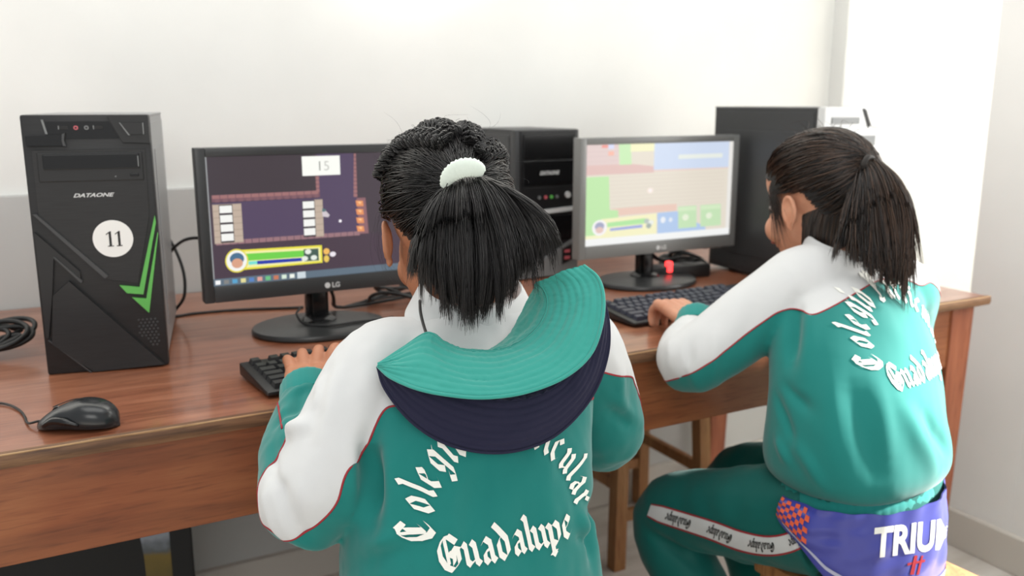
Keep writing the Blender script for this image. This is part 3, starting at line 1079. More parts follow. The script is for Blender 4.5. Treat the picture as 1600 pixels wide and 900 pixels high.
def mouse(name, label, loc, rz, shell, sides, detail=True):
    """local: nose at +y"""
    t = thing(name, label, 'mouse', loc, rz)
    L, Wm, H = .104, .060, .037
    v, f = [], []
    nu, nv = 20, 24
    for i in range(nu + 1):
        s = i / nu
        y = -L / 2 + L * s
        e = max(0.0, 1 - abs(2 * s - 1) ** 2.6) ** .5
        wx = Wm / 2 * e * (1 - .16 * math.exp(-((s - .62) / .16) ** 2)) * (1.0 - .08 * s)
        hz = H * (e ** .8) * (1.0 if s < .4 else 1 - .55 * ((s - .4) / .6) ** 1.4)
        for k in range(nv):
            a = 2 * math.pi * k / nv
            ca, sa = math.cos(a), math.sin(a)
            x = wx * math.copysign(abs(ca) ** .75, ca)
            z = hz * .35 + (hz * .65 * math.copysign(abs(sa) ** .85, sa) if sa > 0 else hz * .35 * math.copysign(abs(sa) ** .5, sa))
            v.append((x, y, max(z, 0.0) + .001))
    for i in range(nu):
        for k in range(nv):
            f.append((i * nv + k, i * nv + (k + 1) % nv, (i + 1) * nv + (k + 1) % nv, (i + 1) * nv + k)[::-1])
    m = MB().add(v, f)
    build('shell', m, shell, t, smooth=True)
    if detail:
        w = MB().lathe([(.0075, -.003), (.0085, 0), (.0075, .003)], (0, 0, 0), 18)
        w.v = [(p[2], p[0] + .024, p[1] + .0205) for p in w.v]
        build('scroll_wheel', w, sides, t)
        for sx in (-1, 1):
            g = MB()
            g.tube([(sx * .0285, -.012, .012), (sx * .0272, .006, .017), (sx * .0245, .022, .017), (sx * .024, .036, .010)], [.002, .005, .005, .002], 8, smooth=4)
            build('side_grip', g, sides, t, smooth=True)
        g = MB().tube([(-.0015, .030, .028), (-.0012, .006, .0372), (0, -.010, .0385)], .0006, 6, smooth=6)
        build('button_gap', g, 'ink', t)
    return t


ms = mouse('computer_mouse', 'black computer mouse on the left end of the desk', (.022, 1.222, DZ), R_(64), 'mouse', 'black_gloss')
mouse('computer_mouse', 'pale mouse lying behind the bucket hat near the silver tower', (.985, 1.57, DZ), R_(20), 'white', 'grey', False)


def cable(label, pts, r=.0022, sm=8, name='cable', mat='cable'):
    m = MB().tube(pts, r, 8, smooth=sm)
    o = build(name, m, mat, smooth=True)
    return tag(o, label, 'cable')


Zc = DZ + .0026
cable('thin black mouse cable curving over the desk', [(-.012, 1.2385, Zc + .007), (-.024, 1.2440, Zc + .006), (-.034, 1.2530, Zc + .002), (-.038, 1.268, Zc), (-.040, 1.290, Zc), (-.047, 1.325, Zc), (-.064, 1.362, Zc), (-.092, 1.382, Zc), (-.125, 1.380, Zc), (-.17, 1.37, Zc)], .0016)
# coil of black cable left of the numbered tower
pts = []
for k in range(64):
    a = k / 64 * 2 * math.pi * 5.0
    pts.append((-.105 + .052 * math.cos(a) + .020 * math.sin(a * .37) + k * .0005, 1.655 + .028 * math.sin(a) + .01 * math.cos(a * .6), Zc + .003 + .017 * (1 + math.sin(a * 1.0 + .5)) + .012 * abs(math.sin(a * .23))))
pts = [(-.40, 1.60, Zc), (-.28, 1.612, Zc), (-.2, 1.625, Zc + .004)] + pts + [(-.16, 1.69, Zc), (-.26, 1.70, Zc), (-.42, 1.69, Zc)]
cable('black power cable coiled beside the numbered tower', pts, .0042, 3)
cable('black monitor cable looping between numbered tower and dark monitor', [(.205, 1.80, .86), (.225, 1.76, .90), (.25, 1.70, .922), (.30, 1.66, .915), (.36, 1.63, .90)], .0030)
cable('black cable hanging down beside the numbered tower', [(.20, 1.82, .93), (.222, 1.80, .905), (.238, 1.78, .85), (.235, 1.77, .80), (.215, 1.79, Zc + .003), (.26, 1.80, Zc), (.34, 1.79, Zc), (.46, 1.75, Zc)], .0030)
for i in range(2):
    pts = []
    for k in range(22):
        a = k / 22 * 2 * math.pi * 1.5 + i
        pts.append((.66 + .075 * math.cos(a) + .02 * i, 1.70 + .05 * math.sin(a) + i * .018, Zc + .004 + .014 * (1 + math.sin(a * 2 + i)) + .006 * i))
    pts = [(.47, 1.60, .86 - .02 * i), (.49, 1.64, .80), (.53, 1.70, Zc + .003)] + pts + [(.80, 1.80, Zc + .002), (.86, 1.9, Zc)]
    cable(['black cable tangled behind the dark monitor, lower loop', 'black cable tangled behind the dark monitor, top loop'][i], pts, .0034, 4)
cable('thin cable lying across the foot of the dark monitor', [(.415, 1.605, .79), (.402, 1.580, .785), (.41, 1.548, .7725), (.45, 1.520, .7728), (.50, 1.528, .7716), (.54, 1.528, .7708), (.575, 1.545, .768)], .0022)
for i in range(2):
    pts = []
    for k in range(20):
        a = k / 20 * 2 * math.pi * 1.6 + i * 1.3
        pts.append((1.405 + .06 * math.cos(a) + .012 * i, 1.715 + .045 * math.sin(a), Zc + .004 + .014 * (1 + math.sin(a * 1.7 + i)) + .006 * i))
    pts = [(1.26, 1.67, .88), (1.285, 1.69, .82), (1.33, 1.70, .79)] + pts + [(1.46, 1.80, Zc + .01), (1.5, 1.90, Zc)]
    cable(['black cable bunched behind the bright monitor, lower one', 'black cable bunched behind the bright monitor, upper one'][i], pts, .0045, 4)
# small power strip with a lit red switch
ps = thing('power_strip', 'black power strip with a lit red switch under the bright monitor', 'power strip', (1.33, 1.655, DZ), R_(-8))
build('body', MB().box((-.09, -.022, 0), (.09, .022, .032), .005), 'black', ps, smooth=True, angle=40)
for k in range(3):
    so = build('socket', MB().lathe([(.016, .031), (.016, .0335), (.013, .0335)], (-.05 + k * .045, 0, 0), 18), 'dgrey', ps)
build('switch', MB().box((-.030, -.0255, .018), (-.016, -.010, .044), .003), 'led', ps, label='glowing red switch')

# ------------------------------------------------------------------ carton under the desk
cb = thing('carton', 'black carton with a printed landscape strip standing under the desk', 'box', (-.10, 1.80, 0))
build('body', MB().box((-.30, -.13, 0), (.303, .10, .46), .004), 'ink', cb)
pm = newmat('landscape_print', (90, 120, 160), 0.4)
tc = nn(pm, 'ShaderNodeTexCoord')
sx = nn(pm, 'ShaderNodeSeparateXYZ')
lk(pm, tc.outputs['Object'], sx.inputs[0])
nz = nn(pm, 'ShaderNodeTexNoise')
nz.inputs['Scale'].default_value = 30
lk(pm, tc.outputs['Object'], nz.inputs['Vector'])
ad = nn(pm, 'ShaderNodeMath', operation='MULTIPLY_ADD')
ad.inputs[1].default_value = .05
lk(pm, nz.outputs['Fac'], ad.inputs[0])
lk(pm, sx.outputs['Z'], ad.inputs[2])
rp = nn(pm, 'ShaderNodeValToRGB')
el = rp.color_ramp.elements
el[0].position, el[0].color = .30, lin((96, 84, 40))
el[1].position, el[1].color = .44, lin((62, 92, 140))
for p_, c_ in ((.355, (120, 100, 40)), (.37, (86, 92, 96)), (.39, (150, 158, 168))):
    e_ = el.new(p_)
    e_.color = lin(c_)
lk(pm, ad.outputs[0], rp.inputs[0])
lk(pm, rp.outputs[0], bsdf(pm).inputs['Base Color'])
m = MB()
m.prism([(.222, .015), (.262, .015), (.262, .45), (.205, .45), (.215, .33)], -.1315, -.129)
build('printed_strip', m, pm, cb)


# ------------------------------------------------------------------ stools
def stool(label, loc, rz, h=.46, k=1.0):
    t = thing('stool', label, 'stool', loc, rz, 'wooden stools')
    build('seat', MB().box((-.15 * k, -.15 * k, h - .026), (.15 * k, .15 * k, h), .006), 'stool', t, smooth=True, angle=40)
    for sx in (-1, 1):
        for sy in (-1, 1):
            m = MB()
            v = []
            for z, q in ((0, 1.0), (h - .026, .84)):
                cx, cy = sx * .142 * q * k, sy * .142 * q * k
                v += [(cx - .017, cy - .017, z), (cx + .017, cy - .017, z), (cx + .017, cy + .017, z), (cx - .017, cy + .017, z)]
            m.add(v, [(3, 2, 1, 0), (4, 5, 6, 7)] + [(j, (j + 1) % 4, 4 + (j + 1) % 4, 4 + j) for j in range(4)])
            build('leg', m, 'stool', t)
    for sy in (-1, 1):
        y = sy * k
        build('apron', MB().box((-.11 * k, y * .120 - .009, h - .075), (.11 * k, y * .120 + .009, h - .026), .001), 'stool', t)
        build('rung', MB().box((-.125 * k, y * .132 - .009, .12), (.125 * k, y * .132 + .009, .15), .002), 'stool', t)
    for sx in (-1, 1):
        x = sx * k
        build('apron', MB().box((x * .120 - .009, -.11 * k, h - .075), (x * .120 + .009, .11 * k, h - .026), .001), 'stool', t)
        build('rung', MB().box((x * .130 - .009, -.125 * k, .20), (x * .130 + .009, .125 * k, .23), .002), 'stool', t)
    return t


stool('empty pale wooden stool tucked under the desk between the girls', (1.36, 1.842, 0), R_(0), .59)
stool('wooden stool under the girl with the bucket hat', (.425, .83, 0), R_(6))
stool('wooden stool under the right-hand girl in blue satin', (1.105, .858, 0), R_(4), .446, .84)


# ================================================================== the two girls
def vec(*a):
    return np.array(a, float)


def unit(a):
    a = np.array(a, float)
    return a / np.linalg.norm(a)


CAMP = vec(0, 0, 1.1655)
_Fh = vec(math.sin(YAW), math.cos(YAW), 0)
CR = vec(math.cos(YAW), -math.sin(YAW), 0)
CF = _Fh * math.cos(PITCH) - vec(0, 0, math.sin(PITCH))
CU = _Fh * math.sin(PITCH) + vec(0, 0, math.cos(PITCH))


def px(x, y, d):
    """point of the place seen at pixel x,y of the photograph, d metres in front of the lens"""
    return CAMP + (CR * (x - 800) + CU * (450 - y) + CF * F_PX) * d / F_PX


def remesh(parts, voxel, it=4, fac=.5):
    """closed pieces -> one continuous surface"""
    mb = MB()
    for v, f in parts:
        mb.add(v, f)
    me = bpy.data.meshes.new('tmp')
    me.from_pydata(mb.v, [], mb.f)
    bm = bmesh.new()
    bm.from_mesh(me)
    bmesh.ops.recalc_face_normals(bm, faces=bm.faces[:])
    bm.to_mesh(me)
    bm.free()
    o = bpy.data.objects.new('tmp', me)
    COL.objects.link(o)
    r = o.modifiers.new('r', 'REMESH')
    r.mode = 'VOXEL'
    r.voxel_size = voxel
    r.adaptivity = 0.0
    if it:
        s = o.modifiers.new('s', 'SMOOTH')
        s.iterations = it
        s.factor = fac
    dg = bpy.context.evaluated_depsgraph_get()
    dg.update()
    m2 = bpy.data.meshes.new_from_object(o.evaluated_get(dg))
    n = len(m2.vertices)
    V = np.empty(n * 3)
    m2.vertices.foreach_get('co', V)
    N = np.empty(n * 3)
    m2.vertices.foreach_get('normal', N)
    Fc = [tuple(p.vertices) for p in m2.polygons]
    bpy.data.objects.remove(o)
    bpy.data.meshes.remove(me)
    bpy.data.meshes.remove(m2)
    return V.reshape(-1, 3), N.reshape(-1, 3), Fc


def loft(sections, r, f, seg=40):
    """sections: (centre xyz, half width, half depth[, roundness]); rings lie level, r/f are the body's right and front"""
    v, fc = [], []
    for s in sections:
        c, a, b = np.array(s[0], float), s[1], s[2]
        e = s[3] if len(s) > 3 else .85
        tilt = s[4] if len(s) > 4 else 0.0
        for k in range(seg):
            t = 2 * math.pi * k / seg
            ct, st = math.cos(t), math.sin(t)
            x, y = a * math.copysign(abs(ct) ** e, ct), b * math.copysign(abs(st) ** e, st)
            v.append(c + r * x + f * y + vec(0, 0, tilt * y))
    n = len(sections)
    for i in range(n - 1):
        for k in range(seg):
            fc.append((i * seg + k, i * seg + (k + 1) % seg, (i + 1) * seg + (k + 1) % seg, (i + 1) * seg + k))
    fc.append(tuple(range(seg))[::-1])
    fc.append(tuple(range((n - 1) * seg, n * seg)))
    return v, fc


def dense(sections, k=5):
    """smooth in-between sections"""
    arr = np.array([list(s[0]) + [s[1], s[2], s[3] if len(s) > 3 else .85, s[4] if len(s) > 4 else 0.0] for s in sections], float)
    d = catmull(arr, k)
    return [(q[:3], max(q[3], .004), max(q[4], .004), q[5], q[6]) for q in d]


def seg_dist(P, a, b):
    ab = b - a
    t = np.clip(((P - a) @ ab) / (ab @ ab), 0, 1)
    return np.linalg.norm(P - (a + t[:, None] * ab), axis=1), t


def folds(V, N, lst):
    """soft folds: (a, b, width, height) raised along the normal"""
    D = np.zeros(len(V))
    for a, b, wd, amp in lst:
        d, t = seg_dist(V, np.array(a, float), np.array(b, float))
        D += amp * np.exp(-(d / wd) ** 2) * np.sin(np.pi * np.clip(t * .9 + .05, 0, 1)) ** .7
    return V + N * D[:, None]


def folds_px(V, N, F, lst):
    """folds traced where they are seen on the cloth: (x0, y0, x1, y1, width, height)"""
    b = BVHTree.FromPolygons([tuple(q) for q in V], F)

    def hit(x, y):
        d = unit(px(x, y, 1) - CAMP)
        h = b.ray_cast(Vector(CAMP), Vector(d), 4)[0]
        return None if h is None else np.array(h)
    out = []
    for x0, y0, x1, y1, wd, amp in lst:
        pts = [hit(x0 + (x1 - x0) * t, y0 + (y1 - y0) * t) for t in (0, .5, 1)]
        pts = [q for q in pts if q is not None]
        if len(pts) >= 2:
            D = np.full(len(V), 1e9)
            T_ = np.zeros(len(V))
            for i in range(len(pts) - 1):
                d, t = seg_dist(V, pts[i], pts[i + 1])
                m = d < D
                D[m] = d[m]
                T_[m] = (i + t[m]) / (len(pts) - 1)
            out.append(1.5 * amp * np.exp(-(D / wd) ** 2) * np.sin(np.pi * np.clip(T_ * .88 + .06, 0, 1)) ** .8)
    return V + N * sum(out)[:, None]


def ripple(V, N, amp, sc, seed=0.0, stretch=(1, 1, 1)):
    d = np.array([noise.noise((p[0] * sc * stretch[0] + seed, p[1] * sc * stretch[1], p[2] * sc * stretch[2])) for p in V])
    return V + N * (amp * d)[:, None]


def isoline(V, F, s):
    """chains of points where the vertex field s crosses zero"""
    segs = {}
    pts = {}
    for f in F:
        q = []
        n = len(f)
        for i in range(n):
            a, b = f[i], f[(i + 1) % n]
            if (s[a] > 0) != (s[b] > 0):
                k = (min(a, b), max(a, b))
                if k not in pts:
                    t = s[a] / (s[a] - s[b])
                    pts[k] = V[a] * (1 - t) + V[b] * t
                q.append(k)
        if len(q) >= 2:
            segs.setdefault(q[0], []).append(q[1])
            segs.setdefault(q[1], []).append(q[0])
    done, out = set(), []
    for st in sorted(segs, key=lambda k: len(segs[k])):
        if st in done:
            continue
        ch, cur = [st], st
        done.add(st)
        while True:
            nx = [k for k in segs[cur] if k not in done]
            if not nx:
                break
            cur = nx[0]
            done.add(cur)
            ch.append(cur)
        if len(ch) > 8:
            P = np.array([pts[k] for k in ch])
            for _ in range(6):
                P[1:-1] = P[1:-1] * .5 + (P[:-2] + P[2:]) * .25
            out.append(P)
    return out


def person(label, base):
    return thing('person', label, 'person', tuple(base))


def rel(parent, V):
    l = np.array(parent.location)
    return np.asarray(V, float) - l


def hframe(yaw, pitch, roll=0.0):
    """head axes as columns right, front, up; yaw turns towards +x, pitch tips the face up"""
    M = Matrix.Rotation(-yaw, 3, 'Z') @ Matrix.Rotation(pitch, 3, 'X') @ Matrix.Rotation(roll, 3, 'Y')
    return np.array(M)


def head_parts(c, H, k=1.0):
    T = lambda p: c + H @ (np.array(p, float) * k)
    E = lambda p, r, rot=None: ellipsoid(T(p), np.array(r) * k, H if rot is None else H @ rot)
    out = [E((0, -.012, .036), (.071, .088, .080)), E((0, .020, -.022), (.060, .068, .080)), E((0, .050, -.078), (.030, .030, .024)),
           E((0, .030, .045), (.062, .060, .055)), E((0, .036, -.060), (.047, .044, .040)),
           E((0, .093, -.020), (.0095, .012, .017)), E((0, .098, -.031), (.013, .010, .008)),
           E((-.034, .060, -.034), (.024, .025, .026)), E((.034, .060, -.034), (.024, .025, .026)),
           E((0, .086, -.054), (.019, .008, .006)), E((0, .083, -.064), (.016, .008, .006))]
    for s in (-1, 1):
        # ear: curled rim, lobe and bowl
        rim = []
        for a in np.linspace(-35, 235, 15):
            rr = .0145 + .004 * math.sin(R_(a))
            rim.append(T((s * (.072 + .0075 * max(0, -math.cos(R_(a)) * -1) + .004), -.004 - .85 * rr * math.cos(R_(a)) * 1.05, -.006 + 1.55 * rr * math.sin(R_(a)))))
        rim = [T((s * (.0745 + .007 * (.5 - .5 * math.cos(R_(a)))), .004 + .0135 * math.cos(R_(a)), -.004 + .0225 * math.sin(R_(a)))) for a in np.linspace(-50, 250, 17)]
        out.append(capsule(rim, [.0042 * k, .0040 * k, .0040 * k, .0042 * k], 8, 3))
        out.append(E((s * .0745, .002, -.006), (.0045, .0115, .0205)))
        out.append(E((s * .0755, .006, -.031), (.0045, .0068, .0075)))
    return out, T


def hand_parts(wr, fwd, down, thumb_side, k=.86, curl=(.5, .5, .5, .5), splay=1.0, thumb_curl=.3, lift=0.0):
    """palm and five fingers from the wrist; thumb_side is the unit direction from little finger to index"""
    fwd, down = unit(fwd), np.array(down, float)
    down = unit(down - fwd * (down @ fwd))
    ts = np.array(thumb_side, float)
    ts = unit(ts - fwd * (ts @ fwd) - down * (ts @ down))
    out, nails = [], []
    P = lambda a, b, c: wr + (fwd * a + ts * b + down * c) * k
    for b in (-.024, -.008, .008, .024):
        out.append(capsule([P(-.01, b * .62, 0), P(.035, b * .9, -.003), P(.078, b, -.001)], [.0135 * k, .0125 * k, .0105 * k], 10, 3))
    out.append(ellipsoid(P(.030, .024, .006), np.array([.016, .016, .013]) * k))
    for i, (b, L) in enumerate(((-.026, .052), (-.0095, .066), (.008, .071), (.0255, .063))):
        an = (b * 7.0) * splay
        d = unit(fwd + ts * an * .55)
        p = P(.076 - (.006 if i == 0 else 0), b, -.001)
        ch = [p]
        ang = -.10 + .15 * curl[i] - lift
        for j, q in enumerate((.44, .31, .25)):
            ang += curl[i] * (.55, .75, .55)[j]
            p = p + (d * math.cos(ang) + down * math.sin(ang)) * L * q * k
            ch.append(p)
        r0 = (.0074, .0083, .0086, .0084)[i] * k
        out.append(capsule(ch, [r0 * 1.1, r0 * 1.02, r0 * .95, r0 * .80], 10, 4))
        nails.append((ch[-1], unit(ch[-1] - ch[-2]), down, r0))
    t0 = P(.012, .022, .006)
    t1 = P(.040, .042, .012)
    t2 = P(.066, .050 - .01 * thumb_curl, .014 + .006 * thumb_curl)
    t3 = P(.088, .050 - .022 * thumb_curl, .016 + .010 * thumb_curl)
    out.append(capsule([t0, t1, t2, t3], [.0125 * k, .0108 * k, .0094 * k, .0075 * k], 10, 4))
    return out, nails


def strands(polys, r0, r1, tones):
    """many hair strands as thin three-sided tubes; polys: (n, m, 3)"""
    polys = np.asarray(polys, float)
    n, m, _ = polys.shape
    t = np.gradient(polys, axis=1)
    t /= np.linalg.norm(t, axis=2, keepdims=True) + 1e-9
    ref = np.where(np.abs(t[..., 2:3]) > .9, vec(1, 0, 0), vec(0, 0, 1))
    a = np.cross(t, ref)
    a /= np.linalg.norm(a, axis=2, keepdims=True) + 1e-9
    b = np.cross(t, a)
    rad = (np.linspace(r0, r1, m) * np.minimum(1, (m - 1 - np.arange(m)) / 2.0 + .25))[None, :, None]
    V = np.stack([polys + (a * math.cos(q) + b * math.sin(q)) * rad for q in (0, 2.094, 4.189)], axis=2)  # n,m,3,3
    V = V.reshape(-1, 3)
    base = (np.arange(n)[:, None, None] * m + np.arange(m - 1)[None, :, None]) * 3
    k = np.arange(3)[None, None, :]
    kn = (k + 1) % 3
    F = np.stack([base + k, base + kn, base + 3 + kn, base + 3 + k], axis=-1).reshape(-1, 4)
    tone = np.repeat(np.asarray(tones, float), m * 3)
    return V, F, tone


def fast_mesh(name, V, F, mat, parent, attrs=None, smooth=True, kind=None):
    me = bpy.data.meshes.new(name)
    nv, nf, k = len(V), len(F), F.shape[1]
    me.vertices.add(nv)
    me.vertices.foreach_set('co', np.asarray(V, np.float32).ravel())
    me.loops.add(nf * k)
    me.loops.foreach_set('vertex_index', np.asarray(F, np.int32).ravel())
    me.polygons.add(nf)
    me.polygons.foreach_set('loop_start', np.arange(0, nf * k, k, dtype=np.int32))
    me.update(calc_edges=True)
    me.materials.append(MAT[mat])
    for q, a in (attrs or {}).items():
        at = me.attributes.new(q, 'FLOAT', 'POINT')
        at.data.foreach_set('value', np.asarray(a, np.float32))
    if smooth:
        me.polygons.foreach_set('use_smooth', np.ones(nf, bool))
    o = bpy.data.objects.new(name, me)
    COL.objects.link(o)
    o.parent = parent
    if kind:
        o['kind'] = kind
    return o


def bez(P0, P1, P2, P3, m):
    t = np.linspace(0, 1, m)[None, :, None]
    P0, P1, P2, P3 = [np.asarray(p)[:, None, :] for p in (P0, P1, P2, P3)]
    return P0 * (1 - t) ** 3 + 3 * P1 * t * (1 - t) ** 2 + 3 * P2 * t * t * (1 - t) + P3 * t ** 3


def px_tail(a, ka, roots, c1, c2, ends, depth, thick, m, nl=90):
    """tail of hair: root, two bends and tip given as they are seen, with their distances"""
    n = len(a)
    dd = rng.random(n)
    la = np.sort(rng.random(nl))
    under = rng.random(n) < .30                                 # even underlayer behind the locks
    lock = np.abs(a[:, None] + rng.normal(size=(n, 1)) * .02 - la[None]).argmin(1)
    ld = rng.random(nl)
    dd = np.clip(ld[lock] + rng.normal(size=n) * .16, 0, 1)
    dd[under] = .75 + .25 * rng.random(under.sum())
    out = []
    for L, d, jit, lj, pull in zip((roots, c1, c2, ends), depth, (2.0, 3.0, 2.5, 2.2), (0.0, 2.0, 5.0, 9.0), (0, .15, .55, .85)):
        jx, jy = rng.normal(size=nl) * lj, rng.normal(size=nl) * lj * 1.3
        aa = np.where(under, a, a * (1 - pull) + la[lock] * pull)
        jx, jy = np.where(under, 0, jx[lock]), np.where(under, -lj * .5, jy[lock])
        x = np.interp(aa, ka, [q[0] for q in L]) + jx + rng.normal(size=n) * jit
        y = np.interp(aa, ka, [q[1] for q in L]) + jy + rng.normal(size=n) * jit
        out.append(np.array([px(p_, q_, d + thick * (e_ - .2)) for p_, q_, e_ in zip(x, y, dd)]))
    e = out[3] + (out[2] - out[3]) * (rng.random(n) ** 2.0 * .60 - .05)[:, None]
    return bez(out[0], out[1], out[2], e, m) + np.cumsum(rng.normal(size=(n, m, 3)) * .00035, axis=1)


def scalp_strands(c, H, tie_dir, n, k=1.0, lift=.010, m=14, fy=.34, fz=.40, rough=.0025):
    """combed-back hair: from the hairline over the skull to the gathering point"""
    sk_c, sk_r = vec(0, -.012, .036), vec(.071, .088, .080)
    td = unit(tie_dir)
    out = []
    while len(out) < n:
        d = unit(rng.normal(size=3))
        # hair grows above the forehead line, behind the ears and down to the nape
        if d[1] > fy and d[2] < fz + .25 * (d[1] - .3):
            continue
        if d[1] > -.08 and d[2] < -.16:
            continue
        if d[1] <= -.08 and d[2] < -.18 + 1.9 * (d[1] + .08):
            continue
        if d[2] < -.82:
            continue
        if d @ td > .97:
            continue
        e = unit(td + rng.normal(size=3) * .075)
        om = math.acos(np.clip(d @ e, -1, 1))
        t = np.linspace(0, 1, m)[:, None]
        path = (np.sin((1 - t) * om) * d + np.sin(t * om) * e) / (math.sin(om) + 1e-9)
        h = lift * (.35 + .65 * rng.random()) * np.minimum(1, t * 5 + .25) + rough * np.sin(t * 7 + rng.random() * 6)* rng.random()
        rr = sk_c + path * (sk_r + h + .012 * np.maximum(0, path[:, 1:2]) ** 2)
        out.append(c + (H @ (rr * k).T).T)
    return np.array(out)


def scalp_cap(c, H, k=1.0, lift=.005, fy=.36, fz=.40):
    """dark underlayer that follows the hairline"""
    sk_c, sk_r = vec(0, -.012, .036), vec(.071, .088, .080)
    v, f, keep = [], [], []
    nu, nv = 80, 120
    for i in range(nu + 1):
        th = math.pi * i / nu
        for j in range(nv):
            a = 2 * math.pi * j / nv
            d = vec(math.sin(th) * math.cos(a), math.sin(th) * math.sin(a), math.cos(th))
            ok = not ((d[1] > fy and d[2] < fz + .25 * (d[1] - .3)) or (d[1] > -.06 and d[2] < -.14) or (d[1] <= -.06 and d[2] < -.12 + 1.9 * (d[1] + .08)) or d[2] < -.84)
            keep.append(ok)
            v.append(c + H @ ((sk_c + d * (sk_r + lift + .012 * max(0, d[1]) ** 2)) * k))
    for i in range(nu):
        for j in range(nv):
            q = (i * nv + j, (i + 1) * nv + j, (i + 1) * nv + (j + 1) % nv, i * nv + (j + 1) % nv)
            if all(keep[x] for x in q):
                f.append(q)
    return v, f


def face_details(T, H, parent, k, hairmat):
    for s in (-1, 1):
        e = build('eye', (rel(parent, np.array(ellipsoid(T((s * .026, .0720, .004)), np.array([.0105, .0095, .0070]) * k, H)[0])), ellipsoid((0, 0, 0), (1, 1, 1))[1]), 'eye', parent, smooth=True)
        build('iris', (rel(parent, np.array(ellipsoid(T((s * .026, .0795, .003)), np.array([.0052, .0030, .0052]) * k, H)[0])), ellipsoid((0, 0, 0), (1, 1, 1))[1]), 'iris', parent, smooth=True)
        br = MB().tube([T((s * .016, .0845, .020)), T((s * .032, .0790, .0245)), T((s * .047, .0650, .020))], [.0012, .0019, .0008], 6, smooth=5)
        br.v = [tuple(q) for q in rel(parent, np.array(br.v))]
        build('eyebrow', br, hairmat, parent, smooth=True)
    v, f = ellipsoid(T((0, .0925, -.0575)), np.array([.0175, .0045, .0052]) * k, H)
    build('mouth', (rel(parent, np.array(v)), f), 'lip', parent, smooth=True)


def project_text(glyphs, origin, r, u, f, bvh, off=.0014):
    """flat lettering laid onto the cloth: glyph verts are (x, y) along r and u, cast along f"""
    v, fc = glyphs
    out = []
    for x, y in v:
        o = origin + r * x + u * y - f * .35
        hit, nrm, idx, d = bvh.ray_cast(Vector(o), Vector(f), .9)
        if hit is None:
            out.append(None)
            continue
        if nrm.dot(Vector(f)) > 0:
            nrm = -nrm
        out.append(np.array(hit) + np.array(nrm) * off)
    fc = [q for q in fc if all(out[i] is not None for i in q)]
    return [q if q is not None else np.array(origin) for q in out], fc


def _stem(x, top=.86, bot=.14):
    return [(x - .15, top + .13), (x, top - .02), (x, bot + .02), (x + .15, bot - .13)]


NIB = {  # pen paths of an old blackletter hand: x-height 1, ascenders 1.55
    'i': (.0, [_stem(0), [(-.04, 1.42), (.12, 1.26)]]),
    'l': (.0, [_stem(0, 1.48)]),
    'u': (.5, [_stem(0), _stem(.5), [(.10, .06), (.42, .22)]]),
    'r': (.36, [_stem(0), [(.06, .74), (.30, 1.0), (.46, .82)]]),
    't': (.22, [_stem(0, 1.20), [(-.20, .93), (.30, .93)]]),
    'o': (.5, [[(.24, 1.02), (0, .80), (0, .22), (.26, -.02)], [(.24, 1.02), (.50, .78), (.50, .20), (.26, -.02)]]),
    'c': (.42, [[(.24, 1.02), (0, .80), (0, .22), (.26, -.02), (.46, .14)], [(.24, 1.02), (.44, .84)]]),
    'e': (.44, [[(.24, 1.02), (0, .80), (0, .22), (.26, -.02), (.48, .16)], [(.24, 1.02), (.46, .80), (.40, .66), (.04, .42)]]),
    'a': (.5, [[(.04, .84), (.22, 1.02), (.46, .84), (.46, .16), (.60, .0)], [(.44, .60), (.08, .46), (.04, .16), (.20, -.02), (.42, .14)]]),
    'd': (.5, [[(.20, .98), (0, .76), (0, .22), (.26, -.02)], [(-.06, 1.56), (.14, 1.34), (.50, .84), (.50, .20), (.26, -.02)]]),
    'g': (.5, [[(.24, 1.02), (0, .80), (0, .36), (.22, .14), (.48, .34)], [(.24, 1.02), (.50, .82), (.50, -.18), (.26, -.44), (.0, -.26), (.16, -.10)], [(.50, .92), (.66, 1.02)]]),
    'p': (.5, [[(-.15, .99), (0, .84), (0, -.40), (.12, -.52)], [(.04, .84), (.28, 1.02), (.50, .80), (.50, .22), (.26, -.02), (.02, .14)], [(-.16, -.36), (.16, -.40)]]),
    'C': (1.0, [[(.92, 1.20), (.66, 1.46), (.30, 1.40), (.04, 1.02), (.02, .56), (.22, .16), (.56, -.02), (.98, .22)], [(.40, 1.36), (.40, .24)], [(.62, 1.50), (.98, 1.16)], [(.58, 1.16), (.58, .34), (.80, .50)]]),
    'G': (1.05, [[(.94, 1.22), (.66, 1.46), (.30, 1.40), (.04, 1.02), (.02, .56), (.22, .16), (.56, -.02), (1.0, .26), (1.0, .70), (.74, .90)], [(.40, 1.36), (.40, .22)], [(.60, 1.50), (1.0, 1.16)], [(.46, .74), (.76, .58), (.70, .26)], [(.74, .92), (1.10, .78)]]),
    'P': (.85, [[(-.10, 1.16), (.10, 1.42), (.26, 1.26), (.26, .16), (.06, -.10), (-.16, .06)], [(.26, 1.30), (.56, 1.50), (.88, 1.22), (.84, .80), (.52, .60), (.30, .74)], [(.56, 1.34), (.56, .72)], [(.06, -.10), (.44, -.06)]]),
}
HN = (.125, .105)                              # half width vector of the nib


def nib_glyph(ch):
    wd, paths = NIB[ch]
    V, F = [], []
    for pa in paths:
        for (x0, y0), (x1, y1) in zip(pa[:-1], pa[1:]):
            n = max(1, int(math.hypot(x1 - x0, y1 - y0) / .12))
            o = len(V)
            k = .72 if len(pa) == 2 and abs(y1 - y0) > .6 else 1.0     # inner hairlines of the capitals
            for i in range(n + 1):
                x, y = x0 + (x1 - x0) * i / n, y0 + (y1 - y0) * i / n
                for s in (-1, 0, 1):
                    V.append((x + HN[0] * s * k, y + HN[1] * s * k))
            for i in range(n):
                for j in range(2):
                    a = o + i * 3 + j
                    F.append((a, a + 1, a + 4, a + 3))
    return wd, np.array(V), F


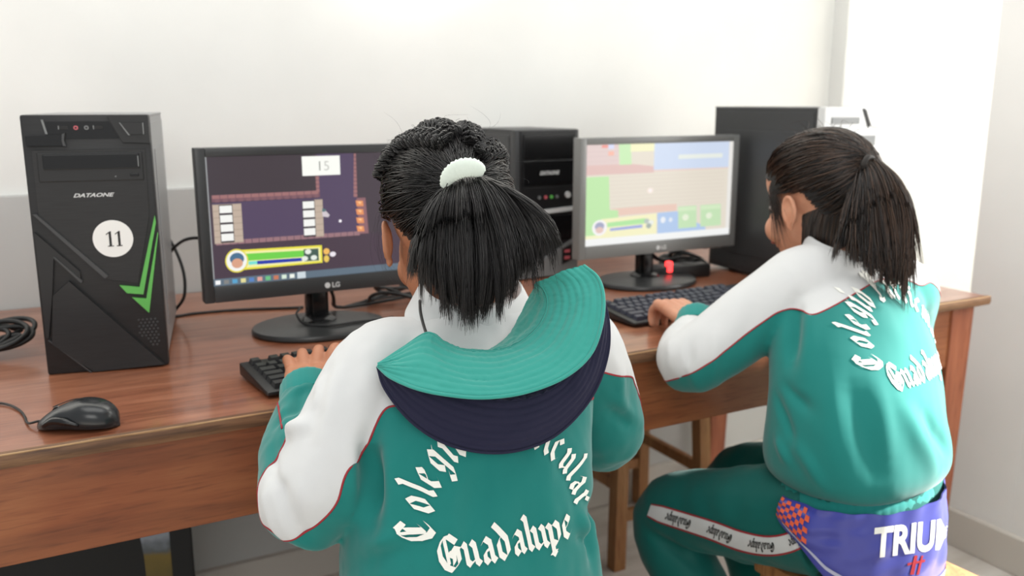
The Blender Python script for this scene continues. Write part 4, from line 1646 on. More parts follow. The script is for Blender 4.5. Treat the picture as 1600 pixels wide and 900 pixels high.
def glyph_run(word, size, maxlen=None, bold=0.0, xscale=1.0):
    """list of (start, width, verts, faces) for the letters of a word; size is the x-height"""
    out, x = [], 0.0
    for ch in word:
        if ch == ' ':
            x += size * .55 * xscale
            continue
        wd, v, f = nib_glyph(ch)
        v = v * vec(xscale, 1) * size
        out.append((x, wd * size * xscale, v, f))
        x += (wd + .42) * size * xscale
    return out, x


def arc_text(word, size, cx, cy, rx, ry, a0, a1, bold=0.0, xscale=1.0):
    """letters set along an ellipse from angle a0 to a1 (degrees, clockwise)"""
    gl, L = glyph_run(word, size, bold=bold, xscale=xscale)
    V, F = [], []
    for x, wd, v, f in gl:
        t = (x + wd / 2) / L
        a = R_(a0 + (a1 - a0) * t)
        p = vec(cx + rx * math.cos(a), cy + ry * math.sin(a))
        tg = unit(vec(rx * math.sin(a), -ry * math.cos(a)))
        nr = vec(-tg[1], tg[0])
        o = len(V)
        V += [p + tg * (q[0] - wd / 2) + nr * q[1] for q in v]
        F += [tuple(i + o for i in q) for q in f]
    return V, F


def line_text(word, size, x0, y0, ang, bold=0.0, xscale=1.0):
    gl, L = glyph_run(word, size, bold=bold, xscale=xscale)
    tg = vec(math.cos(ang), math.sin(ang))
    nr = vec(-tg[1], tg[0])
    V, F = [], []
    for x, wd, v, f in gl:
        o = len(V)
        V += [vec(x0, y0) + tg * (x + q[0] - L / 2) + nr * q[1] for q in v]
        F += [tuple(i + o for i in q) for q in f]
    return V, F


def collar(parent, c, r, f, a, b, h, flare, tilt, open_ang=55, mat='whitecloth'):
    """turned collar standing round the neck, open at the throat"""
    n = 56
    prof = [(0.0, 0.0), (-.002, h * .5), (.000, h * .92), (.003, h), (.006, h * .96), (.008 + flare * .4, h * .55), (.010 + flare, -.002), (.007 + flare, -.004)]
    v, fc = [], []
    for i in range(n + 1):
        t = R_(90 + open_ang + (360 - 2 * open_ang) * i / n)
        ct, st = math.cos(t), math.sin(t)
        for q, z in prof:
            v.append(c + r * (a + q) * ct + f * (b + q) * st + vec(0, 0, z + tilt * (b + q) * st))
    k = len(prof)
    for i in range(n):
        for j in range(k):
            fc.append((i * k + j, i * k + (j + 1) % k, (i + 1) * k + (j + 1) % k, (i + 1) * k + j))
    fc.append(tuple(range(k)))
    fc.append(tuple(range(n * k, n * k + k))[::-1])
    return build('collar', (rel(parent, np.array(v)), [q[::-1] for q in fc]), mat, parent, smooth=True, angle=60)


def relax(s, F, n, it):
    """average a vertex field over the mesh"""
    q = np.array([f for f in F if len(f) == 4])
    e = np.concatenate([q[:, [i, (i + 1) % 4]] for i in range(4)])
    for _ in range(it):
        a = np.zeros(n)
        c = np.zeros(n)
        for i, j in ((0, 1), (1, 0)):
            np.add.at(a, e[:, i], s[e[:, j]])
            np.add.at(c, e[:, i], 1)
        s = .5 * s + .5 * a / np.maximum(c, 1)
    return s


def clothing(name, V, F, mat, parent, seam=None):
    o = build(name, (rel(parent, V), F), mat, parent, smooth=True, attrs={'seam': seam} if seam is not None else None)
    return o


def arm_field(V, pts, rad):
    """nearest place on an arm's path: normalised distance q, path parameter s, offset vector"""
    best = np.full(len(V), 1e9)
    S = np.zeros(len(V))
    Wv = np.zeros((len(V), 3))
    n = len(pts) - 1
    for i in range(n):
        a, b = np.array(pts[i]), np.array(pts[i + 1])
        ab = b - a
        t = np.clip(((V - a) @ ab) / (ab @ ab), 0, 1)
        w_ = V - (a + t[:, None] * ab)
        d = np.linalg.norm(w_, axis=1) / (rad[i] * (1 - t) + rad[i + 1] * t)
        m = d < best
        best[m] = d[m]
        S[m] = (i + t)[m]
        Wv[m] = w_[m]
    return best, S, Wv


def torso_field(V, sections, r, f):
    """normalised distance from the torso's axis"""
    z = np.array([s[0][2] for s in sections])
    g = lambda arr: np.interp(V[:, 2], z, arr)
    cx, cy = g([s[0][0] for s in sections]), g([s[0][1] for s in sections])
    a, b = g([s[1] for s in sections]), g([s[2] for s in sections])
    dx, dy = V[:, 0] - cx, V[:, 1] - cy
    xl, yl = dx * r[0] + dy * r[1], dx * f[0] + dy * f[1]
    return np.sqrt((xl / a) ** 2 + (yl / b) ** 2), xl, yl


def angle_off(Wv, e1):
    n = np.linalg.norm(Wv, axis=1) + 1e-9
    return np.arccos(np.clip((Wv @ unit(e1)) / n, -1, 1)), n


def tube_loft(path, radii, seg=28, k=5, flat=1.0):
    P = catmull(path, k)
    rr = np.interp(np.linspace(0, 1, len(P)), np.linspace(0, 1, len(radii)), radii)
    return sweep(P, [circle(seg) * q * vec(1, flat) for q in rr])


def piping(V, F, s, parent, rad=.0013, keep=None):
    m = MB()
    for ch in isoline(V, F, s):
        if keep is not None:
            ok = np.array([keep(p) for p in ch])
            idx = np.split(np.arange(len(ch)), np.where(np.diff(ok.astype(int)) != 0)[0] + 1)
            chs = [ch[i] for i in idx if ok[i[0]] and len(i) > 6]
        else:
            chs = [ch]
        for c in chs:
            m.tube(c[::2] if len(c) > 12 else c, rad, 6)
    m.v = [tuple(q) for q in rel(parent, np.array(m.v))]
    return m


def cuff(parent, path, r, mat='rib'):
    """ribbed cuff: short tube with lengthwise ribs"""
    P = catmull(np.array(path), 4)
    seg = 72
    t, N, B = frames(P)
    v, fc = [], []
    rings = []
    for i in range(len(P)):
        e = math.sin(math.pi * i / (len(P) - 1)) ** .5
        rings.append([((r + .002 * e) * (1 + .018 * (k % 3 == 0)) * math.cos(2 * math.pi * k / seg), (r + .002 * e) * (1 + .018 * (k % 3 == 0)) * math.sin(2 * math.pi * k / seg)) for k in range(seg)])
    v, fc = sweep(P, rings)
    return build('cuff', (rel(parent, np.array(v)), fc), mat, parent, smooth=True, angle=70)


# ------------------------------------------------------------------ girl with the bucket hat
def girl_one():
    az = R_(6)
    f, r, u = vec(math.sin(az), math.cos(az), 0), vec(math.cos(az), -math.sin(az), 0), vec(0, 0, 1)
    base = vec(.425, .85, 0)
    p = person('girl with black ponytail and teal jacket seated at the dark maze screen, seen from behind', base)
    # joints
    ls, le, lw = vec(.348, .975, .850), px(487, 772, 1.01), px(482, 622, 1.145)
    rs, re, rw = vec(.602, .945, .850), vec(.665, .985, .715), vec(.600, 1.165, .800)
    hc = vec(.462, 1.035, 1.000)
    H = hframe(R_(12), R_(-20))
    kh = 1.0
    hp, T = head_parts(hc, H, kh)
    body = list(hp)
    c7 = vec(.462, .962, .905)
    body.append(capsule([c7 + vec(0, .01, -.03), c7 + vec(0, .025, .02), T((0, -.005, -.05))], [.050, .043, .045], 16, 4))
    tors = [(vec(.415, .865, .50), .125, .085), (vec(.418, .875, .62), .115, .078), (vec(.430, .905, .75), .125, .080), (vec(.455, .945, .84), .130, .075), (vec(.462, .955, .885), .09, .060)]
    body.append(loft(dense(tors, 4), r, f))
    body.append(capsule([ls + r * .02, (ls + le) / 2, le], [.040, .036, .033], 12, 4))
    body.append(capsule([le, (le + lw) / 2, lw], [.033, .030, .023], 12, 4))
    body.append(capsule([rs - r * .02, (rs + re) / 2, re], [.040, .036, .033], 12, 4))
    body.append(capsule([re, (re + rw) / 2, rw], [.033, .030, .023], 12, 4))
    lh, _ = hand_parts(lw + vec(.006, .018, .008), (.30, .95, .00), (.0, .0, -1), (1, -.30, 0), 1.0, (.80, .78, .74, .62), 2.0, .0, .95)
    rh, _ = hand_parts(rw + vec(-.004, .022, -.004), (-.12, .95, -.13), (0, -.1, -1), (-1, -.1, 0), .92, (.55, .5, .5, .45), 1.0, .2)
    body += lh + rh
    lk_, la = vec(.455, 1.19, .485), vec(.45, 1.12, .09)
    rk_, ra = vec(.64, 1.165, .485), vec(.64, 1.10, .09)
    lhip, rhip = vec(.345, .87, .535), vec(.495, .855, .535)
    for h_, k_, a_ in ((lhip, lk_, la), (rhip, rk_, ra)):
        body.append(capsule([h_, (h_ + k_) / 2, k_], [.065, .058, .045], 14, 4))
        body.append(capsule([k_, (k_ + a_) / 2, a_], [.044, .040, .027], 12, 4))
        body.append(capsule([a_ + vec(0, -.02, -.05), a_ + vec(0, .10, -.062)], [.025, .020], 10, 4))
    V, N, F = remesh(body, .0026, 5)
    build('body', (rel(p, V), F), 'skin', p, smooth=True)
    face_details(T, H, p, kh, 'cap1')
    # jacket
    sec = [(vec(.416, .868, .520), .138, .105), (vec(.416, .868, .545), .152, .116), (vec(.417, .872, .60), .156, .118), (vec(.420, .885, .68), .152, .112),
           (vec(.432, .908, .76), .152, .107), (vec(.450, .935, .82), .152, .102), (vec(.460, .950, .860), .138, .090), (vec(.465, .958, .890), .108, .074), (vec(.466, .964, .912), .076, .060), (vec(.467, .968, .925), .060, .054)]
    sec = dense(sec, 4)
    A = [(ls + r * .045 + vec(0, 0, .008)), ls, ls * .55 + le * .45 + vec(-.006, -.012, .004), le + vec(-.004, -.010, -.004), le * .5 + lw * .5 + vec(-.012, 0, -.008), lw]
    AR = [.056, .060, .058, .056, .049, .034]
    B_ = [(rs - r * .045 + vec(0, 0, .008)), rs, rs * .55 + re * .45 + vec(.006, -.008, .004), re + vec(.004, -.008, -.004), re * .5 + rw * .5 + vec(.012, 0, -.008), rw]
    V, N, F = remesh([loft(sec, r, f), tube_loft(A, AR), tube_loft(B_, AR)], .0038, 9)
    V = folds(V, N, [
        (ls + vec(-.02, -.06, -.01), le + vec(.05, -.05, -.01), .010, -.006), (vec(.30, .93, .80), vec(.325, .86, .66), .014, -.012), (vec(.335, .87, .80), vec(.345, .82, .62), .016, .006),
        (le + vec(-.05, -.03, .055), le + vec(-.02, -.06, -.03), .008, -.005), (le + vec(-.06, -.01, .03), le + vec(-.04, -.05, -.05), .007, .005), (le + vec(-.03, .0, .07), le + vec(.03, .03, .05), .007, -.006),
        (vec(.40, .80, .80), vec(.36, .79, .66), .018, -.004), (vec(.47, .82, .80), vec(.50, .80, .66), .020, .003), (vec(.545, .86, .80), vec(.56, .83, .62), .014, -.009), (vec(.53, .82, .74), vec(.545, .80, .60), .012, .004),
        (vec(.30, .86, .62), vec(.40, .77, .66), .014, .004), (vec(.29, .83, .58), vec(.42, .76, .60), .012, -.004),
        (rs + vec(.05, -.03, -.04), re + vec(.05, -.04, .02), .010, -.006), (re + vec(-.02, -.07, .03), re + vec(.05, -.03, -.04), .010, .005), (rs + vec(.0, -.07, -.03), re + vec(.02, -.07, .03), .010, .005),
        (lw + vec(-.03, -.06, .03), le + vec(-.05, .05, .0), .009, -.005), (lw + vec(.01, -.05, .045), le + vec(-.01, .06, .06), .008, .005), (lw + vec(.02, -.02, .04), lw + vec(-.04, -.03, .02), .007, .004)])
    V = folds_px(V, N, F, [(578, 690, 584, 815, .014, -.018), (556, 700, 552, 810, .012, .005), (603, 700, 596, 860, .016, .005), (425, 700, 452, 822, .007, -.004), (438, 674, 482, 664, .010, .006),
        (505, 590, 480, 690, .012, -.003), (530, 570, 500, 700, .012, .003), (470, 600, 462, 655, .008, -.004), (500, 590, 492, 640, .008, .004), (440, 600, 446, 668, .007, .003),
        (660, 730, 640, 880, .022, -.004), (735, 720, 760, 860, .024, -.004), (850, 720, 870, 890, .020, .004), (932, 720, 926, 880, .012, -.010), (905, 800, 940, 880, .010, .005), (900, 840, 950, 850, .007, -.004),
        (955, 640, 985, 665, .008, -.004), (960, 560, 975, 640, .010, .004), (560, 860, 640, 830, .010, .003), (540, 885, 640, 860, .010, -.003), (600, 540, 560, 640, .018, .003)])
    V = ripple(V, N, .0030, 22, 3.0, (1, 1, .6))
    V = ripple(V, N, .0010, 70, 9.0, (1, 1, .6))
    qa, sa, wa = arm_field(V, A[1:], AR[1:])
    qb, sb, wb_ = arm_field(V, B_[1:], AR[1:])
    qt, xl, yl = torso_field(V, sec, r, f)
    seam = V[:, 2] - (.840 - .022 * (np.abs(xl) / .15) ** 2 * (yl < 0) - .012 * (xl / .15))
    d1 = unit(le - ls)
    e1 = vec(-.88, -.36, .45)
    e1 = e1 - d1 * (e1 @ d1)
    th, rr = angle_off(wa, e1)
    lim = np.interp(sa, [0, .9, 1.6, 2.1, 2.35, 2.7], [1.95, 1.60, 1.36, 1.20, .35, -.6])
    seam_a = (lim - th) * .06
    e2 = vec(.75, .45, .75)
    d2 = unit(re - rs)
    e2 = e2 - d2 * (e2 @ d2)
    th2, rr2 = angle_off(wb_, e2)
    lim2 = np.interp(sb, [0, .5, .9, 1.2, 3], [2.2, 1.75, 1.35, 1.2, 1.2])
    seam_b = (lim2 - th2) * .06
    ia, ib = (qa < qt - .03) & (qa <= qb) & (xl < -.06), (qb < qt - .03) & (qb < qa) & (xl > .06)
    seam[ia] = seam_a[ia]
    seam[ib] = seam_b[ib]
    seam = np.where((V[:, 2] > .865) & ~ia & ~ib, np.abs(seam) + .01, seam)
    seam = relax(seam, F, len(V), 8)
    jk = clothing('jacket', V, F, 'jacket', p, seam)
    pm_ = piping(V, F, seam, p)
    fl = MB().tube(np.array([lw + vec(-.040, -.045, .030), lw * .6 + le * .4 + vec(-.052, -.01, .028), le * .75 + lw * .25 + vec(-.058, .0, .030)]), .0013, 6, smooth=6)
    build('piping', pm_, 'piping', jk, smooth=True)
    bvh = BVHTree.FromPolygons([tuple(q) for q in V], F)
    # forearm piping lies on the sleeve
    pts = []
    for t in np.linspace(0, 1, 14):
        q = px(429 + 12 * t, 596 + 74 * t, 1.0)
        d = unit(q - CAMP)
        h, n_, i_, _d = bvh.ray_cast(Vector(CAMP), Vector(d), 3)
        if h:
            pts.append(np.array(h) + np.array(n_) * .0006)
    if len(pts) > 3:
        m = MB().tube(np.array(pts), .0013, 6)
        m.v = [tuple(q) for q in rel(p, np.array(m.v))]
        build('piping', m, 'piping', jk, smooth=True)
    cuff(p, [lw + unit(lw - le) * -.012, lw + unit(lw - le) * .012, lw + unit(lw - le) * .022], .034)
    cuff(p, [rw + unit(rw - re) * -.012, rw + unit(rw - re) * .012, rw + unit(rw - re) * .026], .040)
    collar(p, vec(.466, .968, .905), r, f, .058, .052, .040, .017, .30)
    # lettering on the back
    o = vec(.412, .79, .70)
    up = unit(vec(0, .25, 1))
    g = arc_text('Colegio Particular', .0245, .010, .018, .084, .084, 186, -7, 0, .70)
    v_, f_ = project_text(g, o, r, up, f, bvh)
    build('lettering', (rel(p, np.array(v_)), f_), 'print', jk, label='white blackletter words Colegio Particular in an arc')
    g = line_text('Guadalupe', .0225, .010, -.015, R_(4), 0, .86)
    v_, f_ = project_text(g, o, r, up, f, bvh)
    build('lettering', (rel(p, np.array(v_)), f_), 'print', jk, label='white blackletter word Guadalupe')
    # trousers and shoes
    tp = [loft(dense([(vec(.418, .86, .475), .130, .100), (vec(.418, .868, .53), .150, .112), (vec(.418, .872, .60), .14, .10)], 4), r, f)]
    for h_, k_, a_ in ((lhip, lk_, la), (rhip, rk_, ra)):
        tp.append(tube_loft([h_ - f * .03, h_ * .5 + k_ * .5, k_ + vec(0, .012, -.004), k_ * .5 + a_ * .5, a_ + vec(0, 0, -.01)], [.085, .076, .066, .060, .058]))
    V2, N2, F2 = remesh(tp, .006, 6)
    clothing('trousers', V2, F2, 'trousers', p)
    for a_ in (la, ra):
        m = remesh([capsule([a_ + vec(0, -.025, -.045), a_ + vec(0, .05, -.05), a_ + vec(0, .12, -.062)], [.036, .034, .026], 14, 4)], .004, 3)
        build('shoe', (rel(p, m[0]), m[2]), 'black', p, smooth=True)
    # hair: cap, combed strands, braids, ponytail
    v, fc = scalp_cap(hc, H, kh, .006)
    hair = build('hair', (rel(p, np.array(v)), fc), 'cap1', p, smooth=True)
    sk_c, sk_r = vec(0, -.012, .036), vec(.071, .088, .080)
    tie = px(724, 280, 1.015)
    td = unit((H.T @ (tie - hc) - sk_c) / sk_r)
    S = scalp_strands(hc, H, td, 3600, kh, .017, 16)
    Vv, Ff, tn = strands(S, .00085, .0007, rng.random(len(S)) ** 2)
    fast_mesh('combed_hair', rel(p, Vv), Ff, 'hair1', hair, {'tone': tn})

    def on_skull(d, lift):
        d = unit(d)
        return hc + H @ ((sk_c + d * (sk_r + lift)) * kh)

    def braid(d0, d1, d2, width, n=9, lift=.020):
        """three-part plait lying on the head along a path of directions"""
        D = catmull(np.array([d0, (np.array(d0) + np.array(d1)) / 2 * 1.05, d1, (np.array(d1) + np.array(d2)) / 2 * 1.05, d2], float), 20)
        C_ = np.array([on_skull(d, lift) for d in D])
        t_ = np.gradient(C_, axis=0)
        t_ /= np.linalg.norm(t_, axis=1)[:, None]
        up_ = np.array([unit(H @ (unit(d) / sk_r)) for d in D])
        sd = np.cross(t_, up_)
        L = np.linspace(0, 1, len(D))
        polys = []
        for ph in range(3):
            a = L * math.pi * n + ph * 2 * math.pi / 3
            ctr = C_ + sd * (np.sin(a) * width * .55)[:, None] + up_ * (np.sin(2 * a) * width * .28)[:, None]
            for k in range(70):
                q, s_ = 2 * math.pi * rng.random(), math.sqrt(rng.random())
                o_ = sd * (math.cos(q) * s_ * width * .62) + up_ * (math.sin(q) * s_ * width * .42)
                polys.append(ctr + o_ + rng.normal(size=3) * .0004)
        Vv, Ff, tn = strands(np.array(polys), .0010, .0010, rng.random(len(polys)) ** 2)
        fast_mesh('braid', rel(p, Vv), Ff, 'hair1', hair, {'tone': tn})

    braid((-.78, .15, .42), (-.55, -.42, .72), (-.12, -.80, .52), .0135, 10)
    braid((-.25, .35, .95), (-.20, -.20, 1.0), (-.02, -.75, .66), .0130, 9)
    braid((.25, .30, .98), (.36, -.30, .95), (.22, -.80, .50), .0130, 9)
    braid((.80, .10, .50), (.70, -.45, .62), (.28, -.86, .36), .0120, 9)
    # ponytail fanning out from the elastic
    back = unit(H @ vec(.05, -1, -.05))
    side = unit(np.cross(back, u)) * -1
    side = side if side @ CR > 0 else -side
    n = 4200
    a = np.clip(.5 + rng.normal(size=n) * .27, 0, 1)
    S = px_tail(a, [0, .15, .35, .5, .62, .8, .92, 1], [(706, 290), (710, 284), (716, 280), (724, 278), (732, 278), (740, 278), (745, 279), (748, 281)],
                [(672, 305), (682, 290), (705, 275), (724, 268), (745, 266), (775, 272), (792, 280), (803, 290)],
                [(648, 375), (665, 380), (700, 390), (738, 395), (775, 385), (820, 375), (850, 355), (864, 335)],
                [(645, 436), (668, 450), (706, 484), (738, 506), (764, 488), (800, 456), (842, 424), (862, 390)], (1.012, .965, .955, .970), .034, 16)
    # loose clumps
    cl = np.array([noise.noise((x * 9, 3, 1)) for x in a])
    S += side[None, None] * (cl * .006)[:, None, None] * np.linspace(0, 1, 16)[None, :, None]
    Vv, Ff, tn = strands(S, .00062, .00036, np.clip(rng.random(n) ** 2 + .5 * np.maximum(0, a - .6), 0, 1))
    fast_mesh('ponytail', rel(p, Vv), Ff, 'hair1', hair, {'tone': tn})
    # flyaway wisps by the ear
    w0 = T((-.070, .035, .035))
    m = []
    for k in range(14):
        s0 = w0 + rng.normal(size=3) * vec(.004, .008, .010)
        m.append(bez([s0], [s0 + vec(-.012, .010, -.03) + rng.normal(size=3) * .006], [s0 + vec(-.014, .0, -.07) + rng.normal(size=3) * .008], [s0 + vec(.010, -.008, -.095) + rng.normal(size=3) * .012], 14)[0])
    for k in range(40):
        d = unit(rng.normal(size=3) * vec(1, .6, .3) + vec(0, -.4, .8))
        s0 = on_skull(d, .020)
        nrm = unit(s0 - hc)
        m.append(bez([s0], [s0 + nrm * .008 + rng.normal(size=3) * .006], [s0 + nrm * .012 + rng.normal(size=3) * .012], [s0 + nrm * .008 + rng.normal(size=3) * .013], 14)[0])
    Vv, Ff, tn = strands(np.array(m), .00013, .00008, np.zeros(len(m)))
    fast_mesh('flyaway_hair', rel(p, Vv), Ff, 'hair1', hair, {'tone': tn}, kind='stuff')
    # mint white elastic: a gathered band over the root of the tail
    el = catmull(np.array([px(*q) for q in ((694, 291, .992), (699, 279, .984), (709, 269, .978), (722, 263, .975), (736, 262, .976), (746, 265, .982), (753, 268, .990))]), 7)
    k_ = len(el)
    v, fc = sweep(el, [[((.0040 + .0006 * math.sin(k * 2.2 + i * 1.9)) * math.cos(2 * math.pi * k / 14), (.0112 + .0009 * math.sin(i * 2.4)) * math.sin(2 * math.pi * k / 14) * (.30 + .70 * math.sin(math.pi * (i + 2) / (k_ + 6)) ** .8)) for k in range(14)] for i in range(k_)], up=tuple(-CF))
    build('hair_elastic', (rel(p, np.array(v)), fc), 'elastic', p, smooth=True, label='mint white hair elastic')
    return bvh


BVH1 = girl_one()


# ------------------------------------------------------------------ bucket hat hanging on her back
def bucket_hat():
    t = thing('bucket_hat', 'teal bucket hat with navy lining hanging on the back of the ponytailed girl', 'hat', (.43, .84, .84))
    nu, nv = 140, 44

    def sheet(inner, outer, bulge, rows, name, mat, amp, thick=.0022, pucker=.0005):
        I, O = catmull(np.array(inner), 16), catmull(np.array(outer), 16)
        res = lambda c: np.stack([np.interp(np.linspace(0, 1, nu), np.linspace(0, 1, len(c)), c[:, k]) for k in range(3)], 1)
        I, O = res(I), res(O)
        G = np.zeros((nu, nv, 3))
        for j in range(nv):
            s = j / (nv - 1)
            G[:, j] = I * (1 - s) + O * s - CF * bulge * math.sin(math.pi * s)
        du = np.gradient(G, axis=0)
        dv = np.gradient(G, axis=1)
        nr = np.cross(du, dv)
        nr /= np.linalg.norm(nr, axis=2, keepdims=True) + 1e-9
        if (nr.mean((0, 1)) @ CF) > 0:
            nr = -nr
        s = np.linspace(0, 1, nv)[None, :]
        uu = np.linspace(0, 1, nu)[:, None]
        hgt = amp * np.abs(np.sin(math.pi * rows * s)) ** .6
        wv = np.array([[noise.noise((i * .55, j * .16, rows)) for j in range(nv)] for i in range(nu)])
        w2 = np.array([[noise.noise((i * .06, j * .06, rows + 4)) for j in range(nv)] for i in range(nu)])
        G = G + nr * (hgt + pucker * wv + .004 * w2 * np.sin(math.pi * s))[..., None]
        top = G.reshape(-1, 3)
        bot = (G - nr * thick).reshape(-1, 3)
        V = np.vstack([top, bot])
        F = []
        o = nu * nv
        for i in range(nu - 1):
            for j in range(nv - 1):
                a = i * nv + j
                F.append((a, a + nv, a + nv + 1, a + 1))
                F.append((o + a, o + a + 1, o + a + nv + 1, o + a + nv))
        rim = [i * nv for i in range(nu)] + [(nu - 1) * nv + j for j in range(1, nv)] + [i * nv + nv - 1 for i in range(nu - 2, -1, -1)] + [j for j in range(nv - 2, 0, -1)]
        for k in range(len(rim)):
            a, b = rim[k], rim[(k + 1) % len(rim)]
            F.append((a, b, b + o, a + o))
        ob = build(name, (rel(t, V), F), mat, t, smooth=True, angle=60)
        return ob, I, O

    fi = [(592, 568, .975), (630, 543, .985), (668, 520, .990), (692, 534, .985), (720, 546, .980), (755, 550, .978), (790, 546, .980), (820, 531, .985), (845, 506, .992), (856, 476, 1.000), (850, 452, 1.008), (838, 441, 1.015)]
    fo = [(591, 572, .970), (612, 590, .955), (655, 608, .940), (708, 618, .930), (760, 621, .925), (820, 613, .925), (880, 590, .930), (921, 555, .940), (939, 510, .950), (943, 466, .965), (934, 434, .980), (912, 415, .995)]
    P = lambda L: [px(*q) for q in L]
    top, I, O = sheet(P(fi), P(fo), .006, 8, 'brim_flap', 'hat', .0017, pucker=.0008)
    li = [(600, 572, 0), (640, 585, 0), (690, 605, 0), (735, 618, 0), (780, 626, 0), (825, 622, 0), (865, 606, 0), (893, 580, 0), (910, 545, 0), (918, 510, 0), (920, 480, 0), (915, 455, 0)]
    lo = [(590, 573, 0), (602, 608, 0), (640, 656, 0), (690, 690, 0), (750, 706, 0), (808, 704, 0), (862, 684, 0), (905, 646, 0), (934, 602, 0), (950, 550, 0), (951, 505, 0), (944, 470, 0)]

    def lay(L, lift):
        out = []
        for x, y, _ in L:
            d = unit(px(x, y, 1) - CAMP)
            h, n_, i_, dist = BVH1.ray_cast(Vector(CAMP), Vector(d), 3)
            D = (np.array(h) - CAMP) @ CF if h else 1.05
            out.append((x, y, min(D, 1.04) - lift))
        D = np.array([q[2] for q in out])
        for _ in range(3):
            D[1:-1] = D[1:-1] * .4 + (D[:-2] + D[2:]) * .3
        return [px(q[0], q[1], d) for q, d in zip(out, D)]

    sheet(lay(li, .030), lay(lo, .014), .004, 7, 'brim', 'hat_in', .0013)
    # inside of the crown, dark, and the teal outside of the crown next to the collar
    ci = [(612, 575, 0), (660, 580, 0), (705, 590, 0), (745, 596, 0), (780, 598, 0), (815, 592, 0), (850, 580, 0), (880, 560, 0), (895, 535, 0), (902, 510, 0), (905, 485, 0), (902, 465, 0)]
    sheet(lay(ci, .018), lay(li, .031), -.006, 1, 'crown_lining', 'hat_in', .0, pucker=.003)
    cr = [(606, 574, .995), (645, 562, 1.005), (682, 547, 1.01), (706, 552, 1.01), (726, 556, 1.01), (747, 553, 1.015), (770, 546, 1.02), (797, 524, 1.03), (815, 492, 1.04), (828, 466, 1.045), (836, 452, 1.045), (838, 444, 1.035)]
    sheet(P(cr), [q + CF * .0015 for q in P(fi)], .004, 1, 'crown', 'hat', .0, pucker=.0012)
    for c, off in ((O, .0), ):
        m = MB().tube(c - CF * .001, .0021, 8)
        m.v = [tuple(q) for q in rel(t, np.array(m.v))]
        build('brim_edge', m, 'hat', t, smooth=True)
    m = MB().tube(np.array(lay(lo, .0155)), .0019, 8, smooth=8)
    m.v = [tuple(q) for q in rel(t, np.array(m.v))]
    build('brim_edge', m, 'hat_in', t, smooth=True)
    m = MB().tube(I - CF * .0012, .0014, 8)
    m.v = [tuple(q) for q in rel(t, np.array(m.v))]
    build('crown_seam', m, 'hat', t, smooth=True)
    # black cord round the neck
    m = MB().tube(np.array([px(656, 470, 1.06), px(657, 487, 1.035), px(661, 505, 1.022), px(667, 524, 1.005)]), .0018, 8, smooth=6)
    m.v = [tuple(q) for q in rel(t, np.array(m.v))]
    build('cord', m, 'cable', t, smooth=True)
    m = MB().lathe([(.0015, -.0006), (.0015, .0006)], px(600, 573, .966), 10, axis='y')
    m.v = [tuple(q) for q in rel(t, np.array(m.v))]
    build('rivet', m, 'silver', t)


bucket_hat()


